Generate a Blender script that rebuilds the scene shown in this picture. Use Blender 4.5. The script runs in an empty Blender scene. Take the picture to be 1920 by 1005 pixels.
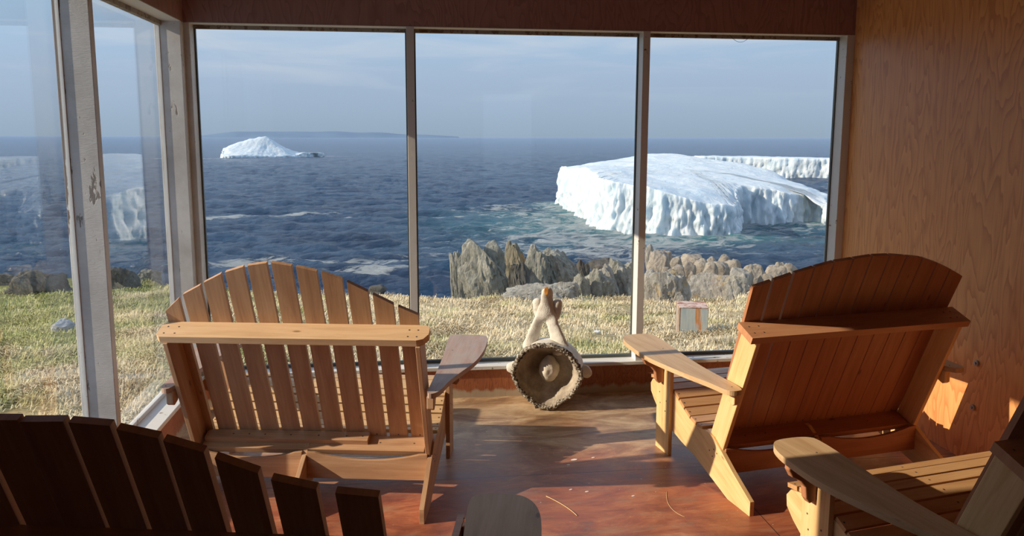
import bpy, bmesh, math, random
import numpy as np
from mathutils import Vector, Matrix, noise

random.seed(7)
np.random.seed(7)
S = bpy.context.scene
COL = S.collection
R = math.radians

# ------------------------------------------------------------------ camera
EYE = 1.75
cam_d = bpy.data.cameras.new('camera')
cam = bpy.data.objects.new('camera', cam_d)
COL.objects.link(cam)
S.camera = cam
YAW, PITCH, ROLL, FPX, CY = R(7.2), R(8.1), R(0.15), 1500.0, 470.0
cam.location = (0, 0, EYE)
cam.matrix_world = (Matrix.Translation((0, 0, EYE)) @ Matrix.Rotation(-YAW, 4, 'Z')
                    @ Matrix.Rotation(math.pi / 2 - PITCH, 4, 'X') @ Matrix.Rotation(ROLL, 4, 'Z'))
cam_d.sensor_width = 36.0
cam_d.lens = FPX / 1920.0 * 36.0
cam_d.shift_y = -(502.5 - CY) / 1920.0
cam_d.clip_start = 0.05
cam_d.clip_end = 60000
CM = cam.matrix_world.copy()


def ray(px, py):
    """direction seen at a place of the photograph, used to read distances off it"""
    v = CM.to_3x3() @ Vector(((px - 960) / FPX, -(py - CY) / FPX, -1.0))
    return v


# ------------------------------------------------------------------ sky, sun, exposure
S.view_settings.view_transform = 'Standard'
S.view_settings.look = 'None'
S.view_settings.gamma = 1.0
S.view_settings.exposure = 0.0
S.view_settings.use_curve_mapping = False
S.cycles.max_bounces = 10
S.cycles.transparent_max_bounces = 16
S.cycles.sample_clamp_indirect = 6.0

SUN_DIR = Vector((1.0, 0.12, -0.44)).normalized()
sd = bpy.data.lights.new('sun', 'SUN')
sd.energy = 6.2
sd.angle = R(0.55)
sd.color = (1.0, 0.86, 0.68)
sun = bpy.data.objects.new('sun', sd)
COL.objects.link(sun)
sun.rotation_euler = SUN_DIR.to_track_quat('-Z', 'Y').to_euler()
sun.location = (-20, -3, 12)

W = bpy.data.worlds.new('sky')
S.world = W
W.use_nodes = True
wn, wl = W.node_tree.nodes, W.node_tree.links
wn.clear()
out = wn.new('ShaderNodeOutputWorld')
bg = wn.new('ShaderNodeBackground')
bg.inputs['Strength'].default_value = 1.0
wl.new(bg.outputs[0], out.inputs[0])
tc = wn.new('ShaderNodeTexCoord')
sep = wn.new('ShaderNodeSeparateXYZ')
wl.new(tc.outputs['Generated'], sep.inputs[0])
ramp = wn.new('ShaderNodeValToRGB')
el = ramp.color_ramp.elements
el[0].position = 0.0
el[0].color = (0.32, 0.42, 0.54, 1)
el[1].position = 1.0
el[1].color = (0.55, 0.72, 1.05, 1)
for pos, colr in ((0.03, (0.36, 0.47, 0.61, 1)), (0.075, (0.40, 0.52, 0.69, 1)), (0.14, (0.41, 0.59, 0.80, 1)), (0.35, (0.72, 0.92, 1.20, 1))):
    e = el.new(pos)
    e.color = colr
wl.new(sep.outputs['Z'], ramp.inputs[0])
mp = wn.new('ShaderNodeMapping')
mp.inputs['Scale'].default_value = (3.0, 3.0, 24.0)
mp.inputs['Location'].default_value = (0.4, 1.3, 0.2)
wl.new(tc.outputs['Generated'], mp.inputs[0])
cn = wn.new('ShaderNodeTexNoise')
cn.inputs['Scale'].default_value = 1.5
cn.inputs['Detail'].default_value = 7
cn.inputs['Roughness'].default_value = 0.55
cn.inputs['Distortion'].default_value = 0.5
wl.new(mp.outputs[0], cn.inputs['Vector'])
cr = wn.new('ShaderNodeValToRGB')
cr.color_ramp.elements[0].position = 0.47
cr.color_ramp.elements[0].color = (0, 0, 0, 1)
cr.color_ramp.elements[1].position = 0.72
cr.color_ramp.elements[1].color = (0.8, 0.8, 0.8, 1)
wl.new(cn.outputs['Fac'], cr.inputs[0])
hm = wn.new('ShaderNodeMapRange')
hm.inputs['From Min'].default_value = 0.03
hm.inputs['From Max'].default_value = 0.12
wl.new(sep.outputs['Z'], hm.inputs['Value'])
mu = wn.new('ShaderNodeMath')
mu.operation = 'MULTIPLY'
wl.new(cr.outputs[0], mu.inputs[0])
wl.new(hm.outputs[0], mu.inputs[1])
mx = wn.new('ShaderNodeMixRGB')
mx.inputs[2].default_value = (0.62, 0.68, 0.77, 1)
wl.new(mu.outputs[0], mx.inputs[0])
wl.new(ramp.outputs[0], mx.inputs[1])
wl.new(mx.outputs[0], bg.inputs['Color'])


# ------------------------------------------------------------------ material helpers
class NT:
    def __init__(self, name):
        self.m = bpy.data.materials.new(name)
        self.m.use_nodes = True
        self.n, self.l = self.m.node_tree.nodes, self.m.node_tree.links
        self.b = self.n['Principled BSDF']

    def new(self, t, **kw):
        nd = self.n.new(t)
        for k, v in kw.items():
            if hasattr(nd, k):
                setattr(nd, k, v)
            else:
                nd.inputs[k].default_value = v
        return nd

    def link(self, a, b):
        self.l.new(a, b)

    def coord(self, kind='Object', scale=(1, 1, 1), loc=(0, 0, 0)):
        t = self.new('ShaderNodeTexCoord')
        m = self.new('ShaderNodeMapping')
        m.inputs['Scale'].default_value = scale
        m.inputs['Location'].default_value = loc
        self.link(t.outputs[kind], m.inputs[0])
        return m.outputs[0]

    def noise(self, vec, scale, detail=4, rough=0.55, dist=0.0):
        n = self.new('ShaderNodeTexNoise')
        n.inputs['Scale'].default_value = scale
        n.inputs['Detail'].default_value = detail
        n.inputs['Roughness'].default_value = rough
        n.inputs['Distortion'].default_value = dist
        self.link(vec, n.inputs['Vector'])
        return n.outputs['Fac']

    def ramp(self, fac, stops, interp='LINEAR'):
        r = self.new('ShaderNodeValToRGB')
        r.color_ramp.interpolation = interp
        e = r.color_ramp.elements
        while len(e) < len(stops):
            e.new(0.5)
        for i, (p, c) in enumerate(stops):
            e[i].position = p
            e[i].color = (c[0], c[1], c[2], 1) if isinstance(c, (tuple, list)) else (c, c, c, 1)
        self.link(fac, r.inputs[0])
        return r.outputs[0]

    def mix(self, fac, a, b, mode='MIX'):
        m = self.new('ShaderNodeMixRGB', blend_type=mode)
        for i, v in ((0, fac), (1, a), (2, b)):
            if isinstance(v, (int, float)):
                m.inputs[i].default_value = v
            elif isinstance(v, tuple):
                m.inputs[i].default_value = (v[0], v[1], v[2], 1)
            else:
                self.link(v, m.inputs[i])
        return m.outputs[0]

    def math(self, op, a, b=None, clamp=False):
        m = self.new('ShaderNodeMath', operation=op, use_clamp=clamp)
        for i, v in ((0, a), (1, b)):
            if v is None:
                continue
            if isinstance(v, (int, float)):
                m.inputs[i].default_value = v
            else:
                self.link(v, m.inputs[i])
        return m.outputs[0]

    def bump(self, h, strength=0.3, dist=0.01, normal=None):
        b = self.new('ShaderNodeBump')
        b.inputs['Strength'].default_value = strength
        b.inputs['Distance'].default_value = dist
        self.link(h, b.inputs['Height'])
        if normal is not None:
            self.link(normal, b.inputs['Normal'])
        self.link(b.outputs[0], self.b.inputs['Normal'])
        return b.outputs[0]

    def base(self, c):
        if isinstance(c, tuple):
            self.b.inputs['Base Color'].default_value = (c[0], c[1], c[2], 1)
        else:
            self.link(c, self.b.inputs['Base Color'])

    def set(self, rough=0.5, spec=0.5):
        self.b.inputs['Roughness'].default_value = rough
        self.b.inputs['Specular IOR Level'].default_value = spec
        return self.m


def wood(name, c1, c2, c3, rough=0.45, knots=True, spec=0.4, grey=0.0):
    """board timber: UV u runs along the grain"""
    t = NT(name)
    v = t.coord('UV', (1, 1, 1))
    vs = t.coord('UV', (1.6, 14, 1))
    big = t.noise(vs, 1.6, 5, 0.6, 0.6)
    vf = t.coord('UV', (6, 160, 1))
    fine = t.noise(vf, 1.0, 4, 0.6)
    wv = t.new('ShaderNodeTexWave', wave_type='BANDS', bands_direction='Y', wave_profile='SAW')
    wv.inputs['Scale'].default_value = 9.0
    wv.inputs['Distortion'].default_value = 5.0
    wv.inputs['Detail'].default_value = 2.0
    wv.inputs['Detail Scale'].default_value = 0.7
    t.link(t.coord('UV', (0.35, 2.2, 1)), wv.inputs['Vector'])
    c = t.ramp(big, [(0.25, c1), (0.5, c2), (0.75, c3)])
    c = t.mix(t.math('MULTIPLY', wv.outputs['Fac'], 0.22), c, c1)
    c = t.mix(t.math('MULTIPLY', t.ramp(fine, [(0.3, 1.0), (0.55, 0.0)]), 0.18), c, c1)
    if knots:
        vo = t.new('ShaderNodeTexVoronoi')
        vo.inputs['Scale'].default_value = 3.2
        vo.inputs['Randomness'].default_value = 1.0
        t.link(t.coord('UV', (1.0, 2.6, 1)), vo.inputs['Vector'])
        k = t.ramp(vo.outputs['Distance'], [(0.035, 1.0), (0.075, 0.0)])
        c = t.mix(t.math('MULTIPLY', k, 0.72), c, (c1[0] * 0.35, c1[1] * 0.3, c1[2] * 0.3))
    if grey:
        g = t.ramp(t.noise(t.coord('UV', (3, 9, 1)), 2.0, 5), [(0.35, 0.0), (0.65, 1.0)])
        c = t.mix(t.math('MULTIPLY', g, grey), c, (0.42, 0.36, 0.33))
    t.base(c)
    t.bump(fine, 0.15, 0.002)
    return t.set(rough, spec)


M = {}
M['pine_weathered'] = wood('weathered pine', (0.36, 0.19, 0.10), (0.50, 0.29, 0.155), (0.60, 0.38, 0.22), 0.5)
M['pine_grey'] = wood('greyed pine', (0.30, 0.17, 0.12), (0.42, 0.27, 0.20), (0.50, 0.36, 0.28), 0.55, grey=0.6)
M['pine_cross'] = wood('pale pine cross rail', (0.58, 0.36, 0.19), (0.72, 0.48, 0.27), (0.80, 0.57, 0.35), 0.5)
M['pine_arm'] = wood('worn pine armrest', (0.46, 0.28, 0.14), (0.60, 0.40, 0.21), (0.68, 0.48, 0.28), 0.5)
M['pine_amber'] = wood('varnished amber pine', (0.42, 0.18, 0.090), (0.54, 0.26, 0.125), (0.62, 0.32, 0.16), 0.42)
M['pine_seat'] = wood('amber seat boards', (0.42, 0.21, 0.09), (0.56, 0.31, 0.135), (0.66, 0.40, 0.19), 0.42)
M['pine_shade'] = wood('shade-toned back boards', (0.34, 0.135, 0.065), (0.44, 0.19, 0.09), (0.52, 0.245, 0.12), 0.42)  # amber pine darkened: shade on the bench backs put into the colour
M['pine_pale'] = wood('pale pine side board', (0.60, 0.34, 0.14), (0.76, 0.50, 0.23), (0.84, 0.60, 0.31), 0.42)
M['pine_slat'] = wood('seat slat pine', (0.50, 0.29, 0.13), (0.64, 0.42, 0.21), (0.72, 0.50, 0.29), 0.5)


def screw_mat():
    t = NT('screw head')
    t.base((0.10, 0.07, 0.055))
    return t.set(0.5)


M['screw'] = screw_mat()


def paint_white(peel=False):
    t = NT('peeling white paint' if peel else 'chipped white paint')
    v = t.coord('Object')
    a = t.noise(v, 3.0, 6, 0.65)
    b = t.noise(t.coord('Object', (1, 1, 0.25)), 22.0, 5, 0.7)
    c = t.ramp(a, [(0.3, (0.50, 0.47, 0.43)), (0.6, (0.68, 0.66, 0.62))])
    m = t.ramp(t.math('ADD', t.math('MULTIPLY', b, 0.75), t.math('MULTIPLY', a, 0.35)), [(0.655, 0.0), (0.68, 1.0)])
    c = t.mix(t.math('MULTIPLY', m, 0.75), c, (0.14, 0.10, 0.075))
    if peel:   # bare brown timber along the outer upper edge
        sp = t.new('ShaderNodeSeparateXYZ')
        t.link(v, sp.inputs[0])
        e = t.math('ADD', t.math('MULTIPLY', t.math('SUBTRACT', -1.478, sp.outputs['X']), 9.0), t.math('MULTIPLY', t.math('SUBTRACT', sp.outputs['Z'], 1.75), .28))
        e = t.math('ADD', e, t.math('MULTIPLY', t.math('SUBTRACT', b, .5), .9))
        c = t.mix(t.ramp(e, [(0.10, 0.0), (0.13, 1.0)]), c, (0.17, 0.13, 0.105))
    t.base(c)
    rg = t.noise(t.coord('Object', (1, 1, 6)), 60.0, 3, 0.6)
    t.bump(t.math('ADD', rg, t.math('MULTIPLY', m, -1.5)), 0.35, 0.003)
    return t.set(0.5, 0.4)


def paint_trim(name, col, chip=0.62):
    t = NT(name)
    v = t.coord('Object')
    b = t.noise(v, 24.0, 6, 0.7)
    a = t.noise(v, 2.0, 3)
    m = t.ramp(t.math('ADD', t.math('MULTIPLY', b, 0.7), t.math('MULTIPLY', a, 0.3)), [(chip, 0.0), (chip + 0.02, 1.0)])
    t.base(t.mix(m, t.mix(a, col, (col[0] * 0.8, col[1] * 0.8, col[2] * 0.78)), (0.15, 0.085, 0.05)))
    t.bump(b, 0.3, 0.003)
    return t.set(0.5, 0.4)


M['white'] = paint_white()
M['white_peel'] = paint_white(True)
M['white_trim'] = paint_trim('white trim paint', (0.70, 0.69, 0.67), 0.63)
M['sill'] = paint_trim('worn white sill paint', (0.72, 0.70, 0.66), 0.60)
M['bead'] = paint_trim('worn glazing bead', (0.30, 0.24, 0.18), 0.50)
M['strip'] = paint_trim('dark grey rubber strip', (0.10, 0.11, 0.10), 0.75)


def plywood(name, c1, c2, c3, axis='Z', rough=0.4, wear=None, scale=1.0, stretch=0.22):
    """fir plywood: cathedral figure along one axis"""
    t = NT(name)
    sc = {'Z': (1, 1, stretch), 'X': (stretch, 1, 1), 'Y': (1, stretch, 1)}[axis]
    v = t.coord('Object', sc)
    warp = t.noise(v, 2.6 * scale, 4, 0.5, 0.3)
    rings = t.math('FRACT', t.math('MULTIPLY', warp, 26.0))
    line = t.ramp(rings, [(0.0, 0.0), (0.6, 0.35), (0.93, 1.0), (1.0, 0.1)])
    big = t.noise(t.coord('Object', sc, (3, 1, 5)), 1.3 * scale, 3)
    c = t.ramp(big, [(0.3, c1), (0.7, c2)])
    c = t.mix(t.math('MULTIPLY', line, 0.8), c, c3)
    f = t.noise(t.coord('Object', tuple(x if x != 1 else 30 for x in sc)), 4.0, 3)
    c = t.mix(t.math('MULTIPLY', t.ramp(f, [(0.35, 1.0), (0.55, 0.0)]), 0.25), c, c3)
    if wear:
        sp = t.new('ShaderNodeSeparateXYZ')
        t.link(t.coord('Object'), sp.inputs[0])
        w = t.noise(t.coord('Object', (1, 1, 0.35)), 18.0, 4)
        edge = t.math('ADD', sp.outputs['Z'], t.math('MULTIPLY', w, -0.085))
        c = t.mix(t.ramp(edge, [(0.0, 1.0), (0.02, 0.0)]), c, wear)
    t.base(c)
    t.bump(line, 0.12, 0.002)
    return t.set(rough, 0.4)


M['ply_wall'] = plywood('orange fir plywood', (0.68, 0.30, 0.105), (0.80, 0.39, 0.145), (0.50, 0.19, 0.06))
M['ply_dark'] = plywood('dark red stained plywood', (0.34, 0.19, 0.16), (0.40, 0.22, 0.18), (0.25, 0.13, 0.11), stretch=0.3)
M['ply_low'] = plywood('red stained plywood panel', (0.36, 0.12, 0.05), (0.46, 0.17, 0.07), (0.22, 0.07, 0.035), wear=(0.45, 0.36, 0.26), scale=3)
M['room_dark'] = plywood('brown boards', (0.42, 0.27, 0.18), (0.50, 0.33, 0.22), (0.30, 0.18, 0.12))


def floor_mat():
    t = NT('worn stained plywood floor')
    v = t.coord('Object')
    sp = t.new('ShaderNodeSeparateXYZ')
    t.link(v, sp.inputs[0])
    big = t.noise(v, 1.6, 6, 0.62, 0.4)
    mid = t.noise(t.coord('Object', (0.7, 1.5, 1)), 3.2, 9, 0.72, 0.8)
    fin = t.noise(t.coord('Object', (0.3, 3.0, 1)), 22.0, 5, 0.7, 0.3)
    red = t.ramp(mid, [(0.32, (0.17, 0.048, 0.028)), (0.46, (0.33, 0.095, 0.045)), (0.56, (0.44, 0.15, 0.068)), (0.68, (0.56, 0.27, 0.145))])
    tan = t.ramp(mid, [(0.32, (0.17, 0.095, 0.058)), (0.46, (0.34, 0.20, 0.105)), (0.56, (0.52, 0.36, 0.21)), (0.68, (0.64, 0.50, 0.34))])
    wf = t.math('ADD', sp.outputs['Y'], t.math('MULTIPLY', big, 1.5))
    c = t.mix(t.ramp(t.math('DIVIDE', wf, 10.0), [(0.445, 0.0), (0.53, 1.0)]), red, tan)
    c = t.mix(t.math('MULTIPLY', t.ramp(fin, [(0.35, 1.0), (0.52, 0.0)]), 0.3), c, (0.10, 0.05, 0.035))
    # grey-green scuffs and pale paint flecks
    g = t.ramp(t.noise(t.coord('Object', (1.5, 4, 1), (4, 2, 0)), 2.4, 5, 0.7), [(0.52, 0.0), (0.72, 0.55)])
    c = t.mix(g, c, (0.32, 0.24, 0.15))
    fl = t.ramp(t.noise(v, 46.0, 2, 0.5), [(0.735, 0.0), (0.755, 0.8)])
    c = t.mix(fl, c, (0.72, 0.62, 0.50))
    # seams between the sheets
    s1 = t.math('LESS_THAN', t.math('ABSOLUTE', t.math('SUBTRACT', sp.outputs['Y'], 3.93)), 0.0028)
    s2 = t.math('LESS_THAN', t.math('ABSOLUTE', t.math('SUBTRACT', sp.outputs['X'], 1.60)), 0.0025)
    s2 = t.math('MULTIPLY', s2, t.math('LESS_THAN', sp.outputs['Y'], 3.93))
    c = t.mix(t.math('MULTIPLY', t.math('MAXIMUM', s1, s2), 0.85), c, (0.03, 0.02, 0.015))
    t.base(c)
    rr = t.ramp(mid, [(0.3, 0.32), (0.7, 0.52)])
    t.link(rr, t.b.inputs['Roughness'])
    t.bump(mid, 0.06, 0.004)
    t.b.inputs['Specular IOR Level'].default_value = 0.35
    return t.m


M['floor'] = floor_mat()


def glass_mat():
    t = NT('window glass')
    n, l = t.n, t.l
    n.remove(t.b)
    o = [x for x in n if x.type == 'OUTPUT_MATERIAL'][0]
    tr = n.new('ShaderNodeBsdfTransparent')
    tr.inputs[0].default_value = (0.99, 0.995, 0.993, 1)
    gl = n.new('ShaderNodeBsdfGlossy')
    gl.inputs['Roughness'].default_value = 0.0
    gl.inputs['Color'].default_value = (1, 1, 1, 1)
    lw = n.new('ShaderNodeLayerWeight')
    lw.inputs['Blend'].default_value = 0.5
    fr = n.new('ShaderNodeMath')
    fr.operation = 'POWER'
    fr.inputs[1].default_value = 4.6
    l.new(lw.outputs['Facing'], fr.inputs[0])
    fm = n.new('ShaderNodeMath')
    fm.operation = 'MULTIPLY_ADD'
    fm.inputs[1].default_value = 0.9
    fm.inputs[2].default_value = 0.02
    l.new(fr.outputs[0], fm.inputs[0])
    fr = fm
    mxs = n.new('ShaderNodeMixShader')
    l.new(fr.outputs[0], mxs.inputs[0])
    l.new(tr.outputs[0], mxs.inputs[1])
    l.new(gl.outputs[0], mxs.inputs[2])
    l.new(mxs.outputs[0], o.inputs[0])
    return t.m


M['glass'] = glass_mat()


def sea_mat():
    t = NT('cold sea water')
    v = t.coord('Object')
    at = t.new('ShaderNodeAttribute', attribute_name='sea')
    sp = t.new('ShaderNodeSeparateColor')
    t.link(at.outputs['Color'], sp.inputs[0])
    foam, teal, far = sp.outputs[0], sp.outputs[1], sp.outputs[2]
    n1 = t.noise(t.coord('Object', (0.35, 1.0, 1)), 0.22, 7, 0.65, 0.5)
    deep = t.ramp(n1, [(0.35, (0.018, 0.052, 0.125)), (0.65, (0.052, 0.12, 0.235))])
    c = t.mix(t.math('MULTIPLY', far, 0.9), deep, (0.09, 0.155, 0.27))  # far water paler: distance haze put into the base colour
    tn = t.math('MULTIPLY', teal, t.ramp(n1, [(0.3, 0.55), (0.6, 1.0)]), True)
    c = t.mix(tn, c, (0.12, 0.42, 0.44))
    n2 = t.noise(t.coord('Object', (0.35, 1.1, 1), (7, 3, 1)), 0.75, 11, 0.74, 0.8)
    thr = t.math('SUBTRACT', 0.70, t.math('MULTIPLY', foam, 0.32))
    ff = t.math('MULTIPLY', t.math('SUBTRACT', n2, thr), 10.0, True)
    c = t.mix(t.math('MULTIPLY', ff, 0.85, True), c, (0.62, 0.68, 0.70))
    t.base(c)
    t.link(t.math('ADD', 0.14, t.math('MULTIPLY', ff, 0.5)), t.b.inputs['Roughness'])
    b1 = t.noise(t.coord('Object', (0.55, 1.3, 1)), 0.9, 9, 0.72, 0.3)
    t.bump(b1, 1.0, 2.6)
    t.b.inputs['IOR'].default_value = 1.33
    t.b.inputs['Specular IOR Level'].default_value = 0.35
    return t.m


M['sea'] = sea_mat()


def ice_mat():
    t = NT('glacier ice')
    v = t.coord('Object')
    a = t.noise(v, 0.25, 6, 0.6, 0.6)
    c = t.ramp(a, [(0.3, (0.44, 0.56, 0.63)), (0.5, (0.53, 0.60, 0.64)), (0.7, (0.58, 0.62, 0.635))])
    t.base(c)
    t.bump(t.noise(t.coord('Object', (1, 1, 0.5)), 0.9, 7, 0.6, 0.8), 0.5, 0.6)
    t.b.inputs['Subsurface Weight'].default_value = 0.45
    t.b.inputs['Subsurface Radius'].default_value = (0.8, 1.0, 1.2)
    t.b.inputs['Subsurface Scale'].default_value = 2.0
    return t.set(0.6, 0.3)


M['ice'] = ice_mat()


def rock_mat(name, c1, c2, c3, lichen=None, stretch=(1, 1, 0.4), scale=1.0):
    t = NT(name)
    a = t.noise(t.coord('Object', stretch), 2.2 * scale, 9, 0.68, 0.5)
    b = t.noise(t.coord('Object', stretch, (5, 1, 2)), 9.0 * scale, 8, 0.7)
    c = t.ramp(a, [(0.3, c1), (0.5, c2), (0.7, c3)])
    c = t.mix(t.math('MULTIPLY', t.ramp(b, [(0.35, 1.0), (0.5, 0.0)]), 0.55), c, tuple(x * 0.35 for x in c1))
    if lichen:
        l = t.ramp(t.noise(t.coord('Object', (1, 1, 1), (9, 9, 9)), 1.6 * scale, 7, 0.7), [(0.56, 0.0), (0.66, 0.85)])
        c = t.mix(l, c, lichen)
    t.base(c)
    t.bump(t.math('ADD', a, t.math('MULTIPLY', b, 0.6)), 0.9, 0.12)
    return t.set(0.85, 0.2)


M['crag'] = rock_mat('grey green crag', (0.16, 0.16, 0.135), (0.29, 0.285, 0.24), (0.42, 0.41, 0.36), stretch=(1.4, 1.4, 0.7))
M['crag_dark'] = rock_mat('dark crag', (0.06, 0.06, 0.055), (0.12, 0.115, 0.10), (0.19, 0.18, 0.16), stretch=(1.4, 1.4, 0.35))
M['crag_lichen'] = rock_mat('orange lichen crag', (0.18, 0.16, 0.11), (0.27, 0.24, 0.17), (0.36, 0.32, 0.24), lichen=(0.62, 0.30, 0.06))
M['boulder'] = rock_mat('brown grey boulder', (0.20, 0.17, 0.135), (0.33, 0.29, 0.235), (0.44, 0.39, 0.325), stretch=(1, 1, 1), scale=0.8)
M['ledge'] = rock_mat('pale ledge rock', (0.20, 0.19, 0.165), (0.34, 0.325, 0.285), (0.46, 0.44, 0.385), lichen=(0.38, 0.25, 0.08), stretch=(1.2, 1.2, 0.45))


def grass_mix(t, v):
    """straw with green patches, more of it on the left lawn"""
    sp = t.new('ShaderNodeSeparateXYZ')
    t.link(v, sp.inputs[0])
    n = t.noise(v, 0.55, 5, 0.6)
    left = t.math('MULTIPLY', t.math('ADD', sp.outputs['X'], 1.0), -0.055, True)
    g = t.math('ADD', n, t.math('MULTIPLY', left, 0.55))
    return t.ramp(g, [(0.50, 0.0), (0.70, 1.0)])


def ground_mat():
    t = NT('coastal turf')
    v = t.coord('Object')
    gm = grass_mix(t, v)
    n = t.noise(v, 7.0, 8, 0.7, 0.5)
    straw = t.ramp(n, [(0.3, (0.22, 0.16, 0.09)), (0.55, (0.44, 0.35, 0.20)), (0.75, (0.60, 0.50, 0.33))])
    green = t.ramp(n, [(0.3, (0.08, 0.095, 0.03)), (0.55, (0.20, 0.20, 0.065)), (0.75, (0.34, 0.32, 0.13))])
    c = t.mix(gm, straw, green)
    sp = t.new('ShaderNodeSeparateXYZ')
    t.link(v, sp.inputs[0])
    geo = t.new('ShaderNodeNewGeometry')
    sn = t.new('ShaderNodeSeparateXYZ')
    t.link(geo.outputs['Normal'], sn.inputs[0])
    rk = t.ramp(sn.outputs['Z'], [(0.62, 1.0), (0.78, 0.0)])
    c = t.mix(rk, c, t.ramp(n, [(0.3, (0.10, 0.095, 0.08)), (0.7, (0.30, 0.28, 0.24))]))
    t.base(c)
    t.bump(n, 0.8, 0.08)
    return t.set(0.9, 0.1)


def blade_mat():
    t = NT('dry grass blades')
    v = t.coord('Object')
    gm = grass_mix(t, v)
    at = t.new('ShaderNodeAttribute', attribute_name='tone')
    straw = t.ramp(at.outputs['Fac'], [(0.0, (0.34, 0.25, 0.13)), (0.5, (0.58, 0.47, 0.29)), (1.0, (0.78, 0.68, 0.48))])
    green = t.ramp(at.outputs['Fac'], [(0.0, (0.13, 0.15, 0.04)), (0.6, (0.32, 0.34, 0.10)), (1.0, (0.58, 0.52, 0.28))])
    t.base(t.mix(gm, straw, green))
    return t.set(0.8, 0.15)


M['ground'] = ground_mat()
M['blade'] = blade_mat()


def simple(name, c, rough=0.6, spec=0.3, var=0.2, scale=6.0, bump=0.2):
    t = NT(name)
    n = t.noise(t.coord('Object'), scale, 6, 0.6)
    t.base(t.ramp(n, [(0.3, tuple(x * (1 - var) for x in c)), (0.7, tuple(min(1, x * (1 + var)) for x in c))]))
    t.bump(n, bump, 0.01)
    return t.set(rough, spec)


M['haze_land'] = simple('distant hazy land', (0.165, 0.23, 0.31), 1.0, 0.0, 0.06, 0.002)  # haze of the distance put into the land's base colour


def bone_mat():
    t = NT('weathered bone')
    n = t.noise(t.coord('Object'), 9.0, 7, 0.65)
    c = t.ramp(n, [(0.3, (0.46, 0.41, 0.34)), (0.5, (0.66, 0.62, 0.54)), (0.7, (0.76, 0.73, 0.66))])
    vo = t.new('ShaderNodeTexVoronoi')
    vo.inputs['Scale'].default_value = 90.0
    t.link(t.coord('Object'), vo.inputs['Vector'])
    p = t.ramp(vo.outputs['Distance'], [(0.15, 0.0), (0.4, 1.0)])
    t.base(c)
    t.bump(t.math('ADD', n, t.math('MULTIPLY', p, 0.3)), 0.5, 0.006)
    return t.set(0.7, 0.3)


def rim_mat():
    t = NT('porous bone rim')
    n = t.noise(t.coord('Object'), 75.0, 4, 0.6)
    t.base(t.ramp(n, [(0.42, (0.09, 0.07, 0.055)), (0.52, (0.36, 0.30, 0.23)), (0.62, (0.66, 0.60, 0.50))]))
    t.bump(n, 1.0, 0.02)
    return t.set(0.85, 0.1)


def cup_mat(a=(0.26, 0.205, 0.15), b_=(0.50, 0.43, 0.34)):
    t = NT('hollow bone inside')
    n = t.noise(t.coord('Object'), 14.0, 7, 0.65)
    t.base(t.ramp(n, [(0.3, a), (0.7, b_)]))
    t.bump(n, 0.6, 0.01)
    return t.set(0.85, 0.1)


M['bone'] = bone_mat()
M['bone_rim'] = rim_mat()
M['bone_cup'] = cup_mat()
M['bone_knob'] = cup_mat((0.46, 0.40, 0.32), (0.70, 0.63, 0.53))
M['bone_rust'] = simple('rust stained bone tip', (0.55, 0.24, 0.05), 0.7, 0.2, 0.4, 30)


def rust_mat():
    t = NT('rusty galvanised sheet')
    a = t.noise(t.coord('Object', (6, 6, 0.7)), 1.6, 7, 0.65)
    c = t.ramp(a, [(0.40, (0.26, 0.31, 0.31)), (0.55, (0.36, 0.37, 0.33)), (0.64, (0.40, 0.17, 0.06))])
    t.base(c)
    return t.set(0.6, 0.3)


def rust_top():
    t = NT('rusty galvanised lid')
    a = t.noise(t.coord('Object', (1, 1, 1)), 9.0, 7, 0.65)
    t.base(t.ramp(a, [(0.42, (0.28, 0.10, 0.05)), (0.55, (0.55, 0.40, 0.32))]))
    return t.set(0.6, 0.3)


M['rust_sheet'] = rust_mat()
M['rust_lid'] = rust_top()
M['rust_strip'] = simple('rusted edge', (0.36, 0.19, 0.10), 0.7, 0.2, 0.5, 12)
M['metal'] = simple('dull bolt metal', (0.35, 0.34, 0.33), 0.4, 0.5)
M['straw'] = simple('dry straw', (0.72, 0.50, 0.26), 0.7, 0.2)
M['litter'] = simple('white plastic scrap', (0.8, 0.8, 0.8), 0.6, 0.2, 0.05)
M['stone_pale'] = simple('pale blue grey stone', (0.36, 0.38, 0.40), 0.8, 0.2, 0.3)
M['wire'] = simple('black wire', (0.03, 0.03, 0.03), 0.6, 0.2)


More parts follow.
